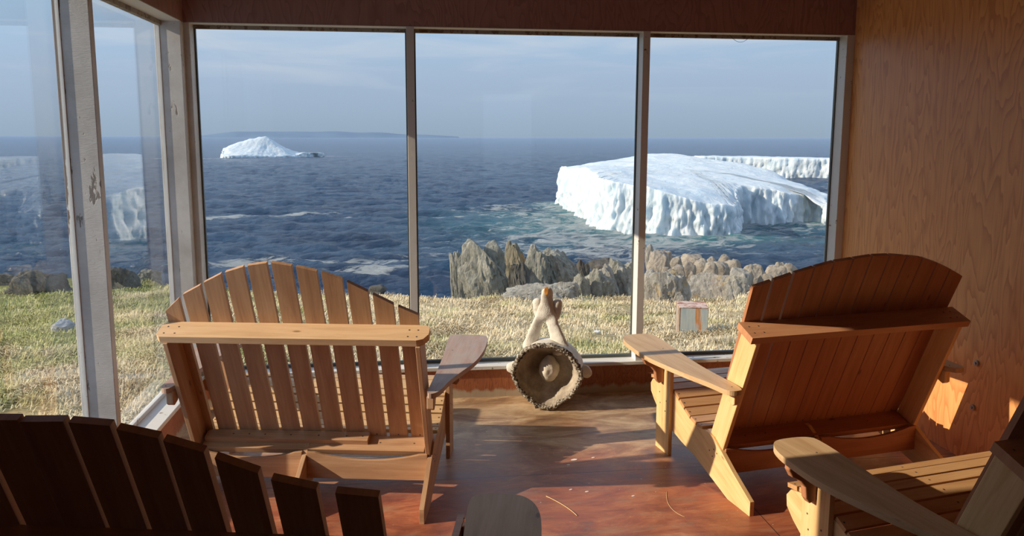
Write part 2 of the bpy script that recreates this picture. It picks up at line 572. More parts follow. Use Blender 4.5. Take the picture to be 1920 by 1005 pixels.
# ------------------------------------------------------------------ mesh helpers
class MB:
    def __init__(self):
        self.v, self.f, self.uv, self.mi = [], [], [], []

    def face(self, idx, uvs, mi=0):
        self.f.append(idx)
        self.uv.extend(uvs)
        self.mi.append(mi)

    def prism(self, outline, t, fr, grain=(1, 0), mi=0, t0=0.0):
        """outline in the (a, b) plane of frame fr = (origin, a, b, c), thick from t0 to t0+t along c"""
        o, a, b, c = [Vector(q) for q in fr]
        area = sum(outline[i][0] * outline[(i + 1) % len(outline)][1] - outline[(i + 1) % len(outline)][0] * outline[i][1] for i in range(len(outline)))
        right = a.cross(b).dot(c) > 0
        pts = list(outline)
        if (area > 0) != right:
            pts.reverse()
        n0 = len(self.v)
        n = len(pts)
        ru, rv = random.uniform(0, 20), random.uniform(0, 20)
        gx, gy = grain
        U = [p[0] * gx + p[1] * gy + ru for p in pts]
        V = [p[0] * gy - p[1] * gx + rv for p in pts]
        for k in (0, 1):
            for p in pts:
                self.v.append(o + a * p[0] + b * p[1] + c * (t0 + t * k))
        self.face([n0 + n + i for i in range(n)], [(U[i], V[i]) for i in range(n)], mi)
        self.face([n0 + i for i in reversed(range(n))], [(U[i], V[i] + 5) for i in reversed(range(n))], mi)
        for i in range(n):
            j = (i + 1) % n
            w = V[i] + 9
            dx = math.hypot(pts[j][0] - pts[i][0], pts[j][1] - pts[i][1])
            along = abs(U[j] - U[i]) > 0.5 * dx
            if along:
                q = [(U[i], w), (U[j], w), (U[j], w + t), (U[i], w + t)]
            else:
                q = [(U[i], V[i]), (U[i] + 0.01, V[j]), (U[i] + 0.01 + t * .3, V[j]), (U[i] + t * .3, V[i])]
            self.face([n0 + i, n0 + j, n0 + n + j, n0 + n + i], q, mi)

    def box(self, lo, hi, mi=0):
        L, H = Vector(lo), Vector(hi)
        d = H - L
        ax = max(range(3), key=lambda i: d[i])
        E3 = [Vector((1, 0, 0)), Vector((0, 1, 0)), Vector((0, 0, 1))]
        o = [i for i in range(3) if i != ax]
        a, b, c = E3[ax], E3[o[0]], E3[o[1]]
        da, db, dc = d[ax], d[o[0]], d[o[1]]
        self.prism([(0, 0), (da, 0), (da, db), (0, db)], dc, (L, a, b, c), (1, 0), mi)

    def disc(self, o, n, r, h=0.0012, mi=1, seg=8):
        n = Vector(n).normalized()
        a = n.orthogonal().normalized()
        b = n.cross(a)
        self.prism([(r * math.cos(6.2832 * i / seg), r * math.sin(6.2832 * i / seg)) for i in range(seg)], h, (o, a, b, n), (1, 0), mi)

    def build(self, name, mats, parent=None, bevel=0.0, seg=2, smooth=False):
        me = bpy.data.meshes.new(name)
        me.from_pydata([tuple(v) for v in self.v], [], self.f)
        uvl = me.uv_layers.new(name='UVMap')
        uvl.data.foreach_set('uv', np.array(self.uv, dtype=np.float32).ravel())
        if not isinstance(mats, (list, tuple)):
            mats = [mats]
        for m in mats:
            me.materials.append(m)
        me.polygons.foreach_set('material_index', self.mi)
        if smooth:
            me.polygons.foreach_set('use_smooth', [True] * len(self.f))
        me.update()
        o = bpy.data.objects.new(name, me)
        COL.objects.link(o)
        if parent:
            o.parent = parent
        if bevel:
            md = o.modifiers.new('bevel', 'BEVEL')
            md.width = bevel
            md.segments = seg
            md.limit_method = 'ANGLE'
            md.angle_limit = R(40)
        return o


def np_obj(name, verts, faces, mat, parent=None, smooth=True):
    me = bpy.data.meshes.new(name)
    me.from_pydata([tuple(v) for v in verts], [], [tuple(f) for f in faces])
    for m in (mat if isinstance(mat, (list, tuple)) else [mat]):
        me.materials.append(m)
    if smooth:
        me.polygons.foreach_set('use_smooth', [True] * len(me.polygons))
    me.update()
    o = bpy.data.objects.new(name, me)
    COL.objects.link(o)
    if parent:
        o.parent = parent
    return o


def tag(o, label=None, cat=None, group=None, kind=None):
    if label:
        o['label'] = label
    if cat:
        o['category'] = cat
    if group:
        o['group'] = group
    if kind:
        o['kind'] = kind
    return o


def empty(name, loc, rz=0.0):
    o = bpy.data.objects.new(name, None)
    COL.objects.link(o)
    o.location = loc
    o.rotation_euler = (0, 0, rz)
    o.empty_display_size = 0.2
    return o


def smooth_poly(pts, n=3):
    """round a closed outline (Chaikin)"""
    for _ in range(n):
        q = []
        for i in range(len(pts)):
            a, b = pts[i], pts[(i + 1) % len(pts)]
            q.append((a[0] * .75 + b[0] * .25, a[1] * .75 + b[1] * .25))
            q.append((a[0] * .25 + b[0] * .75, a[1] * .25 + b[1] * .75))
        pts = q
    return pts


X3, Y3, Z3 = Vector((1, 0, 0)), Vector((0, 1, 0)), Vector((0, 0, 1))


# ------------------------------------------------------------------ the room
XL, XR, YF, YG = -1.36, 2.99, 5.22, 5.36
ZS, ZL = 0.22, 2.436          # sill and lintel heights
PA0, PA1 = 3.74, 3.79         # post between the two side windows
YB = 2.30                     # rear end of the side windows
YR = -2.6                     # rear wall


def struct(name, boxes, mat, label=None, bevel=0.0, mi=None):
    m = MB()
    for k, b in enumerate(boxes):
        m.box(b[0], b[1], mi[k] if mi else 0)
    o = m.build(name, mat, None, bevel)
    tag(o, label, None, None, 'structure')
    return o


struct('floor', [((XL - .15, YR - .15, -.08), (XR + .15, YG, 0))], M['floor'], 'worn red-brown stained plywood floor with a seam across it')
struct('ceiling', [((XL - .3, YR - .3, 2.95), (XR + .3, YG + .1, 3.05))], M['room_dark'], 'dark ceiling above the porch')
struct('wall_right', [((XR, YR - .15, 0), (XR + .14, YG, 2.95))], M['ply_wall'], 'orange-brown fir plywood wall on the right')
struct('wall_back', [((XL - .15, YR - .15, 0), (1.15, YR, 2.95)), ((2.05, YR - .15, 0), (XR + .14, YR, 2.95)), ((1.15, YR - .15, 0), (2.05, YR, .9)), ((1.15, YR - .15, 2.5), (2.05, YR, 2.95))], M['room_dark'], 'dark boarded wall behind the camera')
struct('wall_left', [((XL - .15, YR, 0), (XL, YB, 2.95)),
                     ((XL - .15, YB, 0), (XL, YF - .07, ZS - .025)),
                     ((XL - .15, YB, ZL), (XL, YF, 2.95))], [M['ply_low'], M['ply_dark']], 'low side wall below and header above the side windows', mi=[1, 0, 1])
struct('wall_front', [((XL, YF, 0), (XR, YG + .02, ZS - .025)),
                      ((XL, YF, ZL), (XR, YG + .02, 2.95))], [M['ply_low'], M['ply_dark']], 'dark stained header over and red panel under the sea windows', mi=[0, 1])

# sills, posts and mullions of white painted timber
struct('trim_1', [((XL - .02, YF - .018, ZS - .025), (XR, YG, ZS))], M['sill'], 'worn white sill board under the front windows', 0.003)
struct('trim_2', [((XL - .16, YB, ZS - .025), (XL + .018, YF - .018, ZS))], M['sill'], 'worn white sill board under the side windows', 0.003)
struct('trim_3', [((XL - .15, PA0, ZS), (XL, PA1, ZL))], M['white_peel'], 'rough white post between the two side windows', 0.003)
struct('trim_4', [((XL - .15, YF - .07, ZS), (XL, YF, ZL)), ((XL - .15, YF, ZS), (XL + .035, YG, ZL))], M['white'], 'white corner post with chipped paint', 0.003)
struct('trim_5', [((-.016, YF - .004, ZS), (.033, YG, ZL))], M['white_trim'], 'narrow white mullion left of the bone', 0.002)
struct('trim_6', [((1.520, YF - .004, ZS), (1.568, YG, ZL))], M['white_trim'], 'narrow white mullion beside the iceberg', 0.002)
struct('trim_7', [((2.935, YF - .004, ZS), (XR, YG, ZL))], M['white_trim'], 'white jamb against the plywood wall', 0.002)
struct('trim_8', [((XL - .15, YB - .05, ZS), (XL, YB, ZL))], M['white'], 'white rear jamb of the side window', 0.002)
# beads round the glass
GY = YG - .03
GX = XL - .125
bays = [(XL + .035, -.016), (.033, 1.520), (1.568, 2.935)]
for i, (a, b) in enumerate(bays):
    w = empty('window_%d' % (i + 1), ((a + b) / 2, GY, ZS))
    tag(w, ['front window left of the narrow mullion, with the small iceberg', 'middle front window behind the bone', 'front window framing the big iceberg by the plywood wall'][i], None, None, 'structure')
    c0 = Vector(w.location)

    def rel(lo, hi, m, mi=0):
        m.box(Vector(lo) - c0, Vector(hi) - c0, mi)
    m = MB()
    rel((a, GY - .014, ZS), (b, GY + .014, ZS + .022), m)
    m.build('bottom_bead', M['strip'], w, .002)
    m = MB()
    rel((a, GY - .018, ZL - .026), (b, GY + .014, ZL), m)
    m.build('top_bead', M['bead'], w, .002)
    m = MB()
    rel((a, GY - .010, ZS), (a + .010, GY + .01, ZL), m)
    rel((b - .008, GY - .010, ZS), (b, GY + .01, ZL), m)
    m.build('side_bead', M['strip'], w)
    m = MB()
    rel((a, GY, ZS), (b, GY + .004, ZL), m)
    m.build('pane', M['glass'], w)
    # white soffit under the header
    m = MB()
    rel((a, YF - .002, ZL - .004), (b, GY - .018, ZL), m)
    m.build('soffit', M['white_trim'], w)
for i, (a, b) in enumerate([(PA1, YF - .07), (YB, PA0)]):
    w = empty('window_%d' % (i + 4), (GX, (a + b) / 2, ZS))
    tag(w, ['narrow-looking side window between the white post and the corner', 'side window at the left edge of the photo'][i], None, None, 'structure')
    c0 = Vector(w.location)
    m = MB()
    rel((GX - .012, a, ZS), (GX + .016, b, ZS + .024), m)
    m.build('bottom_bead', M['white_trim'], w, .003)
    m = MB()
    rel((GX - .012, a, ZL - .03), (GX + .02, b, ZL), m)
    m.build('top_bead', M['bead'], w, .002)
    m = MB()
    rel((GX - .01, a, ZS), (GX + .005, a + .005, ZL), m)
    rel((GX - .01, b - .005, ZS), (GX + .005, b, ZL), m)
    m.build('side_bead', M['white_trim'], w)
    m = MB()
    rel((GX - .004, a, ZS), (GX, b, ZL), m)
    m.build('pane', M['glass'], w)
    m = MB()
    rel((GX + .02, a, ZL - .004), (XL + .002, b, ZL), m)
    m.build('soffit', M['white_trim'], w)


w = empty('window_6', (1.6, YR - .07, .9))
tag(w, 'window in the wall behind the camera', None, None, 'structure')
m = MB()
m.box((-.45, -.004, 0), (.45, 0, 1.6))
m.build('pane', M['glass'], w)
m = MB()
m.box((-.45, -.03, -.0), (-.40, .03, 1.6))
m.box((.40, -.03, -.0), (.45, .03, 1.6))
m.box((-.40, -.03, 0), (.40, .03, .05))
m.box((-.40, -.03, 1.55), (.40, .03, 1.6))
m.build('frame', M['white_trim'], w)


# ------------------------------------------------------------------ Adirondack benches
KS, KC = 0.375, 0.927
BU = Vector((0, -KS, KC))          # up the reclined back
BN = Vector((0, -KC, -KS))         # to the rear of the back
BO = Vector((0, 0.377, 0.28))      # foot of the back

RAIL = [(0, 0), (0, .070), (.155, .152), (.271, .222), (.34, .262), (.41, .270), (.50, .258), (.58, .275), (.66, .312), (.74, .352), (.82, .374),
        (.95, .378), (1.01, .366), (1.035, .335), (1.03, .29), (.99, .25), (.92, .20), (.80, .150), (.66, .118), (.525, .095), (.345, .045), (.189, 0)]
SEATC = [(1.020, .345), (1.005, .372), (.94, .380), (.82, .374), (.74, .352), (.66, .312), (.58, .275), (.50, .258), (.44, .262)]


def arc_pts(curve, n):
    seg = [math.dist(curve[i], curve[i + 1]) for i in range(len(curve) - 1)]
    tot = sum(seg)
    res = []
    for k in range(n):
        s = tot * (k + .5) / n
        i = 0
        while i < len(seg) - 1 and s > seg[i]:
            s -= seg[i]
            i += 1
        a, b = Vector(curve[i]), Vector(curve[i + 1])
        p = a.lerp(b, s / seg[i])
        res.append((p, (b - a).normalized()))
    return res, tot


def bench(name, pose, Wd, slats, arms, mats, label, cat, group=None, n_seat=9, cleat=False, mid_x=-.03, cd=.118):
    x0, y0, ang = pose
    root = empty(name, (x0, y0, 0), -R(ang))
    tag(root, label, cat, group)
    h = Wd / 2
    mb, mside, marm, mseat, mcross = mats
    # side rails that end as rear feet
    for sx in (-1, 1, 0):
        m = MB()
        if sx:
            o = Vector((h * sx - (.022 if sx > 0 else 0), 0, 0))
        else:
            o = Vector((mid_x - .011, 0, 0))
        m.prism(RAIL, .022, (o, Y3, Z3, X3), (.93, .36))
        if sx:
            for (yy, zz) in ((.30, .19), (.34, .16), (.33, .20), (.37, .18), (.90, .30), (.86, .34)):
                m.disc((h * sx + (.0 if sx > 0 else -.0), yy, zz), (sx, 0, 0), .0042)
        m.build('side_rail' if sx else 'middle_rail', [mside, M['screw']], root, .0025)
        if sx:
            # front leg on the outside of the rail
            m = MB()
            ox = h if sx > 0 else -h - .022
            m.prism([(.763, 0), (.913, 0), (.913, .566), (.763, .566)], .022, (Vector((ox, 0, 0)), Y3, Z3, X3), (0, 1))
            for (yy, zz) in ((.80, .30), (.88, .33), (.81, .24), (.87, .27)):
                m.disc((h * sx + .022 * sx, yy, zz), (sx, 0, 0), .0042)
            m.build('front_leg', [mside, M['screw']], root, .0025)
            # curved bracket below the armrest
            m = MB()
            br = [(0, 0), (.125, 0), (.128, -.030), (.112, -.058), (.075, -.078), (.052, -.105), (.046, -.150), (.030, -.172), (0, -.165)]
            m.prism([(p[0] * sx, p[1]) for p in br], .030, (Vector((sx * (h + .022), .835, .566)), X3, Z3, Y3), (0, 1))
            m.build('arm_bracket', mb, root, .004)
            # small corbel where the armrest meets the back post
            m = MB()
            m.prism([(0, 0), (.065, 0), (.065, -.03), (.05, -.055), (.015, -.07), (0, -.06)], .034, (Vector((h - .0 if sx > 0 else -h - .034, .115, .566)), Y3, Z3, X3), (0, 1))
            m.build('rear_bracket', mside, root, .004)
            # armrest
            m = MB()
            pts = smooth_poly([(p[0] * sx, p[1]) for p in arms[0 if sx < 0 else 1]], 2)
            m.prism(pts, .024, (Vector((sx * (h - .6), 0, .566)), X3, Y3, Z3), (0, 1))
            m.disc((sx * (h + .04), .13, .59), (0, 0, 1), .004)
            m.disc((sx * (h + .03), .84, .59), (0, 0, 1), .004)
            m.build('armrest', [marm, M['screw']], root, .004)
            # back post
            m = MB()
            m.prism([(-.13, 0.0), (.635, 0.0), (.635, .125), (-.02, .125)], .022, (BO + Vector((sx * (h - .022) - .011, 0, 0)), BU, BN, X3), (1, 0))
            m.build('back_post', mside, root, .0025)
    # the boards of the back
    m = MB()
    for (xa, za, xb, zb, xa2, xb2) in slats:
        ua, ub = (za - .28) / KC, (zb - .28) / KC
        m.prism([(xa2, -.045), (xb2, -.045), (xb, ub), (xa, ua)], .020, (BO, X3, BU, BN), (0, 1), t0=-.020)
        xm = (xa + xb) / 2
        m.disc(BO + X3 * ((xa2 + xb2) / 2) + BU * .0 + BN * .0, BN, .0042)
    m.build('backrest', [mb, M['screw']], root, .0025)
    # top cross rail
    m = MB()
    hw = h + .022
    if cleat:
        ol = [(-hw, .02), (-hw + .04, .0), (-hw + .14, .0), (hw - .02, 0), (hw, .02), (hw, .07), (hw - .02, cd - .012), (hw - .05, cd), (-hw + .02, cd), (-hw, cd - .02)]
    else:
        ol = [(-hw, 0), (hw, 0), (hw, cd + .01), (-hw, cd + .01)]
    m.prism(ol, .034, (BO + BU * .635, X3, BN, BU), (1, 0))
    for xx in (-h + .01, -h + .06, h - .03, h - .07):
        for dd in (.04, .09):
            m.disc(BO + BU * .669 + X3 * xx + BN * dd, BU, .0042)
    m.build('top_rail', [mcross, M['screw']], root, .004)
    # bottom cross rail behind the slats
    m = MB()
    m.prism([(-h + .044, 0), (h - .044, 0), (h - .044, .105), (-h + .044, .105)], .030, (BO + BU * -.04, X3, BN, BU), (1, 0))
    for xx in (-.42, -.3, .33, .5):
        m.disc(BO + BU * -.010 + X3 * xx * h / .6 + BN * .05, BU, .0042)
    if cleat:
        m.prism([(-h + .05, .012), (-h + .12, .004), (.27, .004), (.27, .066), (-h + .05, .066)], .026, (BO + BU * -.010, X3, BN, BU), (1, 0))
        for xx in (-.41, -.33, -.25, -.12, .02, .16, .24):
            m.disc(BO + BU * .016 + X3 * xx + BN * .035, BU, .0045)
    m.build('bottom_rail', [mb, M['screw']], root, .004)
    # curved stretcher between the rails
    m = MB()
    top = []
    for (a, b) in ((-h + .022, mid_x - .011), (mid_x + .011, h - .022)):
        top = []
        for k in range(15):
            s = k / 14
            top.append((a + (b - a) * s, .228 - .036 * max(0, math.sin(math.pi * min(1, max(0, (s - .06) / .88)))) ** 0.8))
        m.prism([(a, .095)] + [(b, .095)] + top[::-1], .020, (Vector((0, .255, 0)), X3, Z3, Y3), (1, 0))
    m.build('stretcher', mb, root, .0025)
    # seat boards
    m = MB()
    pts, tot = arc_pts(SEATC, n_seat)
    wd = tot / n_seat - .011
    for p, d in pts:
        nrm = Vector((-d.y, d.x)) if d.x < 0 else Vector((d.y, -d.x))
        if nrm.y < 0:
            nrm = -nrm
        T = Vector((0, d.x, d.y))
        Nn = Vector((0, nrm.x, nrm.y))
        m.prism([(-h, -wd / 2), (h, -wd / 2), (h, wd / 2), (-h, wd / 2)], .018, (Vector((0, p.x, p.y)), X3, T, Nn), (1, 0))
        for xx in (-h + .012, mid_x, h - .012, ):
            m.disc(Vector((xx, p.x, p.y)) + Nn * .018, Nn, .0045)
    m.build('seat', [mseat, M['screw']], root, .002)
    # apron under the seat front
    m = MB()
    m.box((-h + .022, .985, .27), (h - .022, 1.003, .345))
    m.build('apron', mside, root, .002)
    return root


def interp(tab, x):
    if x <= tab[0][0]:
        return tab[0][1]
    for (a, b), (c, d) in zip(tab, tab[1:]):
        if x <= c:
            return b + (d - b) * (x - a) / (c - a)
    return tab[-1][1]


# left bench: eleven spaced boards
LT = [(-.62, .939), (-.563, .99), (-.5, 1.04), (-.435, 1.071), (-.353, 1.125), (-.238, 1.168), (-.13, 1.196), (-.06, 1.2), (.0, 1.19), (.092, 1.171), (.21, 1.138), (.328, 1.074), (.448, 1.006), (.56, .95)]
sl = []
for k in range(11):
    xc = -.568 + k * .1085 + .003
    w = .044 if k else .038
    xa, xb = xc - w, xc + w
    sl.append((xa, interp(LT, xa), xb, interp(LT, xb), xa, xb))
armL = [(.57, 1.175), (.60, 1.19), (.74, 1.19), (.79, 1.17), (.805, 1.10), (.808, .95), (.80, .78), (.775, .60), (.72, .42), (.68, .27), (.665, .15), (.640, .085), (.602, .085), (.602, .25), (.600, .60), (.585, .9)]
bench('adirondack_bench', (-.551, 3.559, 10.0), 1.193, sl, (armL, armL),
      (M['pine_weathered'], M['pine_weathered'], M['pine_grey'], M['pine_slat'], M['pine_cross']),
      'weathered pine bench with an arched back of spaced slats, by the corner post', 'bench', 'adirondack benches facing the sea', 10, True)
# right bench: twelve close boards
RT = [(-.62, 1.07), (-.5, 1.105), (-.35, 1.15), (-.2, 1.183), (0, 1.204), (.12, 1.203), (.3, 1.18), (.45, 1.135), (.62, 1.06)]
sr = []
for k in range(12):
    g = .004
    gl = .010 if k < 2 else g
    xa, xb = -.602 + k * .1003 + g, -.602 + (k + 1) * .1003 - gl
    dr = -.003 * (k - 5.5)
    sr.append((xa, interp(RT, xa), xb, interp(RT, xb), xa + dr * 2, xb + dr * 2))
armR = [(.53, 1.13), (.56, 1.18), (.66, 1.19), (.72, 1.17), (.765, 1.07), (.785, .90), (.795, .72), (.765, .50), (.735, .33), (.705, .20), (.695, .09), (.66, .065), (.602, .08), (.602, .30), (.600, .50), (.575, .74)]
bench('adirondack_bench', (2.133, 3.451, -9.6), 1.198, sr, (armR, armR),
      (M['pine_shade'], M['pine_pale'], M['pine_arm'], M['pine_seat'], M['pine_amber']),
      'amber pine bench with a close-boarded arched back, beside the plywood wall', 'bench', 'adirondack benches facing the sea', 9)
# near right seat: only its armrest, seat and post show
sn = []
for k in range(11):
    xa, xb = -.55 + k * .1 + .004, -.55 + (k + 1) * .1 - .008
    sn.append((xa, 1.19 - .45 * (abs(xa) ** 2), xb, 1.19 - .45 * (abs(xb) ** 2), xa, xb))
armN = [(p[0], .06 + (p[1] - .06) * .83) for p in armR]
bench('adirondack_bench', (2.284 - .075 - .022 + .049, 1.889 + .014 + .055 + .0095, -11.0), 1.15, sn, (armN, [(.602 + (p[0] - .602) * .7, p[1]) for p in armN]),
      (M['pine_shade'], M['pine_pale'], M['pine_arm'], M['pine_seat'], M['pine_amber']),
      'amber bench cut by the bottom right corner, rounded armrest catching the sun', 'bench', 'adirondack benches facing the sea', 9)
# near left seat in the shade
tops = [(-.50, 1.10, -.425, 1.125), (-.405, 1.14, -.325, 1.165), (-.31, 1.182, -.225, 1.184), (-.221, 1.180, -.129, 1.184), (-.119, 1.182, -.035, 1.176), (-.024, 1.168, .057, 1.149),
        (.066, 1.143, .144, 1.116), (.163, 1.102, .246, 1.066), (.270, 1.050, .362, 1.028), (.400, 1.020, .490, 1.012)]
sf = [(a, b, c, d, a, c) for a, b, c, d in tops]
armF = [(p[0] + .01 + .085 * min(1, p[1]), p[1] * .86) for p in armR]
bench('adirondack_bench', (-.573, 1.6, 11.0), 1.08, sf, (armF, armF),
      (M['pine_amber'], M['pine_amber'], M['pine_arm'], M['pine_slat'], M['pine_amber']),
      'shaded bench back in the bottom left corner, its spaced slats nearly black', 'bench', 'adirondack benches facing the sea', 9)


# ------------------------------------------------------------------ whale vertebra
def vertebra():
    bx, by = .855, 4.90
    root = empty('whale_vertebra', (bx - .01, by, 0), -R(17))
    tag(root, 'large weathered whale vertebra standing on the floor below the middle window', 'bone')
    cz = .236
    N = 180

    def rim(a):
        """rim outline: rounder above, pointed towards the two sides and flatter below"""
        c, s = math.cos(a), math.sin(a)
        r = .222
        r += .016 * math.exp(-((a - math.pi * 1.0) / .35) ** 2) + .010 * math.exp(-(min(abs(a), abs(a - 2 * math.pi)) / .35) ** 2)
        r += .006 * math.sin(3 * a + .6)
        if s < 0:
            r *= 1 - .055 * (-s) ** 1.5 * (1 if abs(c) > .35 else .2)
            r -= .014 * (1 - (-s)) * (-s) * 2
        return r

    rings = []
    # (radius factor, y depth, material)
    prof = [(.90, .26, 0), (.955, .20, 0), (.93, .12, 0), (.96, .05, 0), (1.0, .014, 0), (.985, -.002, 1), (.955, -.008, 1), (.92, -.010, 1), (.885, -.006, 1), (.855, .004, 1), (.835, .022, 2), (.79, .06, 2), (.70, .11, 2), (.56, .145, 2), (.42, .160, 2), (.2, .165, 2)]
    vs, fs, mi = [], [], []
    for j, (f, y, m) in enumerate(prof):
        for i in range(N):
            a = 2 * math.pi * i / N
            r = rim(a) * f
            nz = noise.noise(Vector((math.cos(a) * 3, y * 9, math.sin(a) * 3))) * .008
            if m == 1 or j == 4 or j == 10:
                nz += (noise.noise(Vector((math.cos(a) * 13, j * 1.7, math.sin(a) * 13))) * .008 + noise.noise(Vector((math.cos(a) * 34, j * 2.7, math.sin(a) * 34))) * .007)
            r += nz
            yy = y + ((noise.noise(Vector((math.cos(a) * 9, j, math.sin(a) * 9))) * .014 + noise.noise(Vector((math.cos(a) * 30, j, math.sin(a) * 30))) * .012) if m == 1 else 0)
            vs.append((math.cos(a) * r, yy, cz + math.sin(a) * r))
    for j in range(len(prof) - 1):
        for i in range(N):
            k = (i + 1) % N
            fs.append((j * N + i, (j + 1) * N + i, (j + 1) * N + k, j * N + k))
            mi.append(prof[j + 1][2] if prof[j + 1][2] else 0)
    zmin = min(v[2] for v in vs)
    vs = [(v[0], v[1], v[2] - zmin) for v in vs]
    c0 = len(vs)
    vs.append((0, .27, cz))
    vs.append((0, .168, cz))
    for i in range(N):
        k = (i + 1) % N
        fs.append((i, k, c0))
        mi.append(0)
        L0 = (len(prof) - 1) * N
        fs.append((L0 + k, L0 + i, c0 + 1))
        mi.append(2)
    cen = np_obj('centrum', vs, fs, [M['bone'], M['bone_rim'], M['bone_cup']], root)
    cen.data.polygons.foreach_set('material_index', mi)
    # knob inside the hollow
    bm = bmesh.new()
    bmesh.ops.create_icosphere(bm, subdivisions=4, radius=1)
    for v in bm.verts:
        p = v.co.copy()
        w = 1.0 - .30 * max(0, p.z) ** 1.2
        nn = noise.noise(p * 2.2) * .10 + noise.noise(p * 7) * .04
        v.co = Vector((p.x * .066 * w * (1 + nn), p.y * .075 * (1 + nn) + .125, cz + .012 + p.z * .088 * (1 + nn * .6)))
    me = bpy.data.meshes.new('knob')
    bm.to_mesh(me)
    bm.free()
    me.materials.append(M['bone_knob'])
    me.polygons.foreach_set('use_smooth', [True] * len(me.polygons))
    o = bpy.data.objects.new('knob', me)
    COL.objects.link(o)
    o.parent = root

    def skin(name, chain, mat, sub=2):
        """chain: list of (point, (rx, ry)), edges list"""
        pts, edges = chain
        me = bpy.data.meshes.new(name)
        me.from_pydata([p for p, r in pts], edges, [])
        me.materials.append(mat)
        ob = bpy.data.objects.new(name, me)
        COL.objects.link(ob)
        ob.parent = root
        md = ob.modifiers.new('skin', 'SKIN')
        md.use_smooth_shade = True
        for i, (p, r) in enumerate(pts):
            me.skin_vertices[0].data[i].radius = r
        me.skin_vertices[0].data[0].use_root = True
        sb = ob.modifiers.new('sub', 'SUBSURF')
        sb.levels = sub
        sb.render_levels = sub
        tx = bpy.data.textures.new(name + ' tex', 'CLOUDS')
        tx.noise_scale = .05
        dm = ob.modifiers.new('disp', 'DISPLACE')
        dm.texture = tx
        dm.strength = .016
        return ob

    # neural arch: two pillars that join and rise as the spine
    T = (-.028, .17)
    pts = [((T[0] - .118, .15, .34), (.052, .070)), ((T[0] - .092, .165, .43), (.026, .050)), ((T[0] - .066, .175, .51), (.019, .040)), ((T[0] - .042, .18, .575), (.024, .040)),
           ((T[0] - .006, .185, .625), (.030, .050)), ((T[0] + .004, .19, .70), (.022, .045)), ((T[0] + .004, .185, .775), (.019, .040)),
           ((T[0] + .112, .15, .33), (.052, .075)), ((T[0] + .080, .165, .43), (.030, .055)), ((T[0] + .052, .175, .51), (.022, .045)), ((T[0] + .030, .18, .575), (.024, .045))]
    ed = [(0, 1), (1, 2), (2, 3), (3, 4), (4, 5), (5, 6), (7, 8), (8, 9), (9, 10), (10, 4)]
    skin('neural_arch', (pts, ed), M['bone'])
    # lobes either side of the spine
    pts = [((T[0] - .050, .20, .56), (.022, .035)), ((T[0] - .062, .205, .63), (.026, .035)), ((T[0] - .062, .21, .695), (.026, .030))]
    skin('process_lobe', (pts, [(0, 1), (1, 2)]), M['bone'])
    pts = [((T[0] + .045, .21, .55), (.028, .035)), ((T[0] + .068, .215, .63), (.030, .035)), ((T[0] + .070, .22, .695), (.028, .030))]
    skin('process_lobe', (pts, [(0, 1), (1, 2)]), M['bone'])
    # rusty tip
    m = MB()
    m.prism(smooth_poly([(-.013, 0), (.013, 0), (.015, .05), (-.012, .052)], 2), .012, (Vector((T[0] + .004, .137, .735)), X3, Z3, -Y3), (0, 1))
    m.build('rusty_tip', M['bone_rust'], root, .002)
    # side wings
    for sx in (-1, 1):
        pts = [((sx * .212, .10, cz + .015), (.018, .06)), ((sx * .245, .09, cz + .01), (.030, .045)), ((sx * .280, .08, cz + (.015 if sx < 0 else -.01)), (.018, .026))]
        skin('transverse_process', (pts, [(0, 1), (1, 2)]), M['bone'])
    return root


vertebra()


# ------------------------------------------------------------------ terrain outside
def coef(ta):
    """how fast the ground falls away in the direction x/y = ta"""
    if ta < -.1:
        return .12 - .02 * min(1, (-.1 - ta) / .2)
    if ta > .35:
        return .12 - .015 * min(1, (ta - .35) / .1)
    return .12


def zground(x, y, rough=True):
    d = math.hypot(x, y)
    ta = x / max(y, .01) if y > 0 else (-9 if x < 0 else 9)
    if d < 8:
        z = -1.0 + (8 - d) * .04
    else:
        z = -1.0 - coef(ta) * (d - 8)
    if rough:
        z += noise.noise(Vector((x * .45, y * .45, 0))) * .11 + noise.noise(Vector((x * 1.7, y * 1.7, 4))) * .045
    return z


EDGE = [(-1.2, 40), (-.66, 40), (-.48, 38), (-.36, 33), (-.303, 28), (-.229, 25.5), (-.15, 24.5), (-.082, 24.5), (-.03, 23.2), (.048, 21.6), (.15, 22.6), (.28, 24.5), (.36, 30), (.46, 34), (.6, 36), (1.0, 40), (1.6, 40)]


def edge_dist(ta):
    return interp(EDGE, ta)


SEA_Z = EYE - 12.0


def on_ground(px, py):
    v = ray(px, py)
    s = -v.z / math.hypot(v.x, v.y)
    ta = v.x / v.y
    m = coef(ta)
    d = (2.75 - 8 * m) / max(s - m, .004)
    d = min(d, 60)
    if d < 8:
        d = 2.43 / (s + .04) if s > 0 else 8
    k = d / math.hypot(v.x, v.y)
    return Vector((v.x * k, v.y * k, 0))


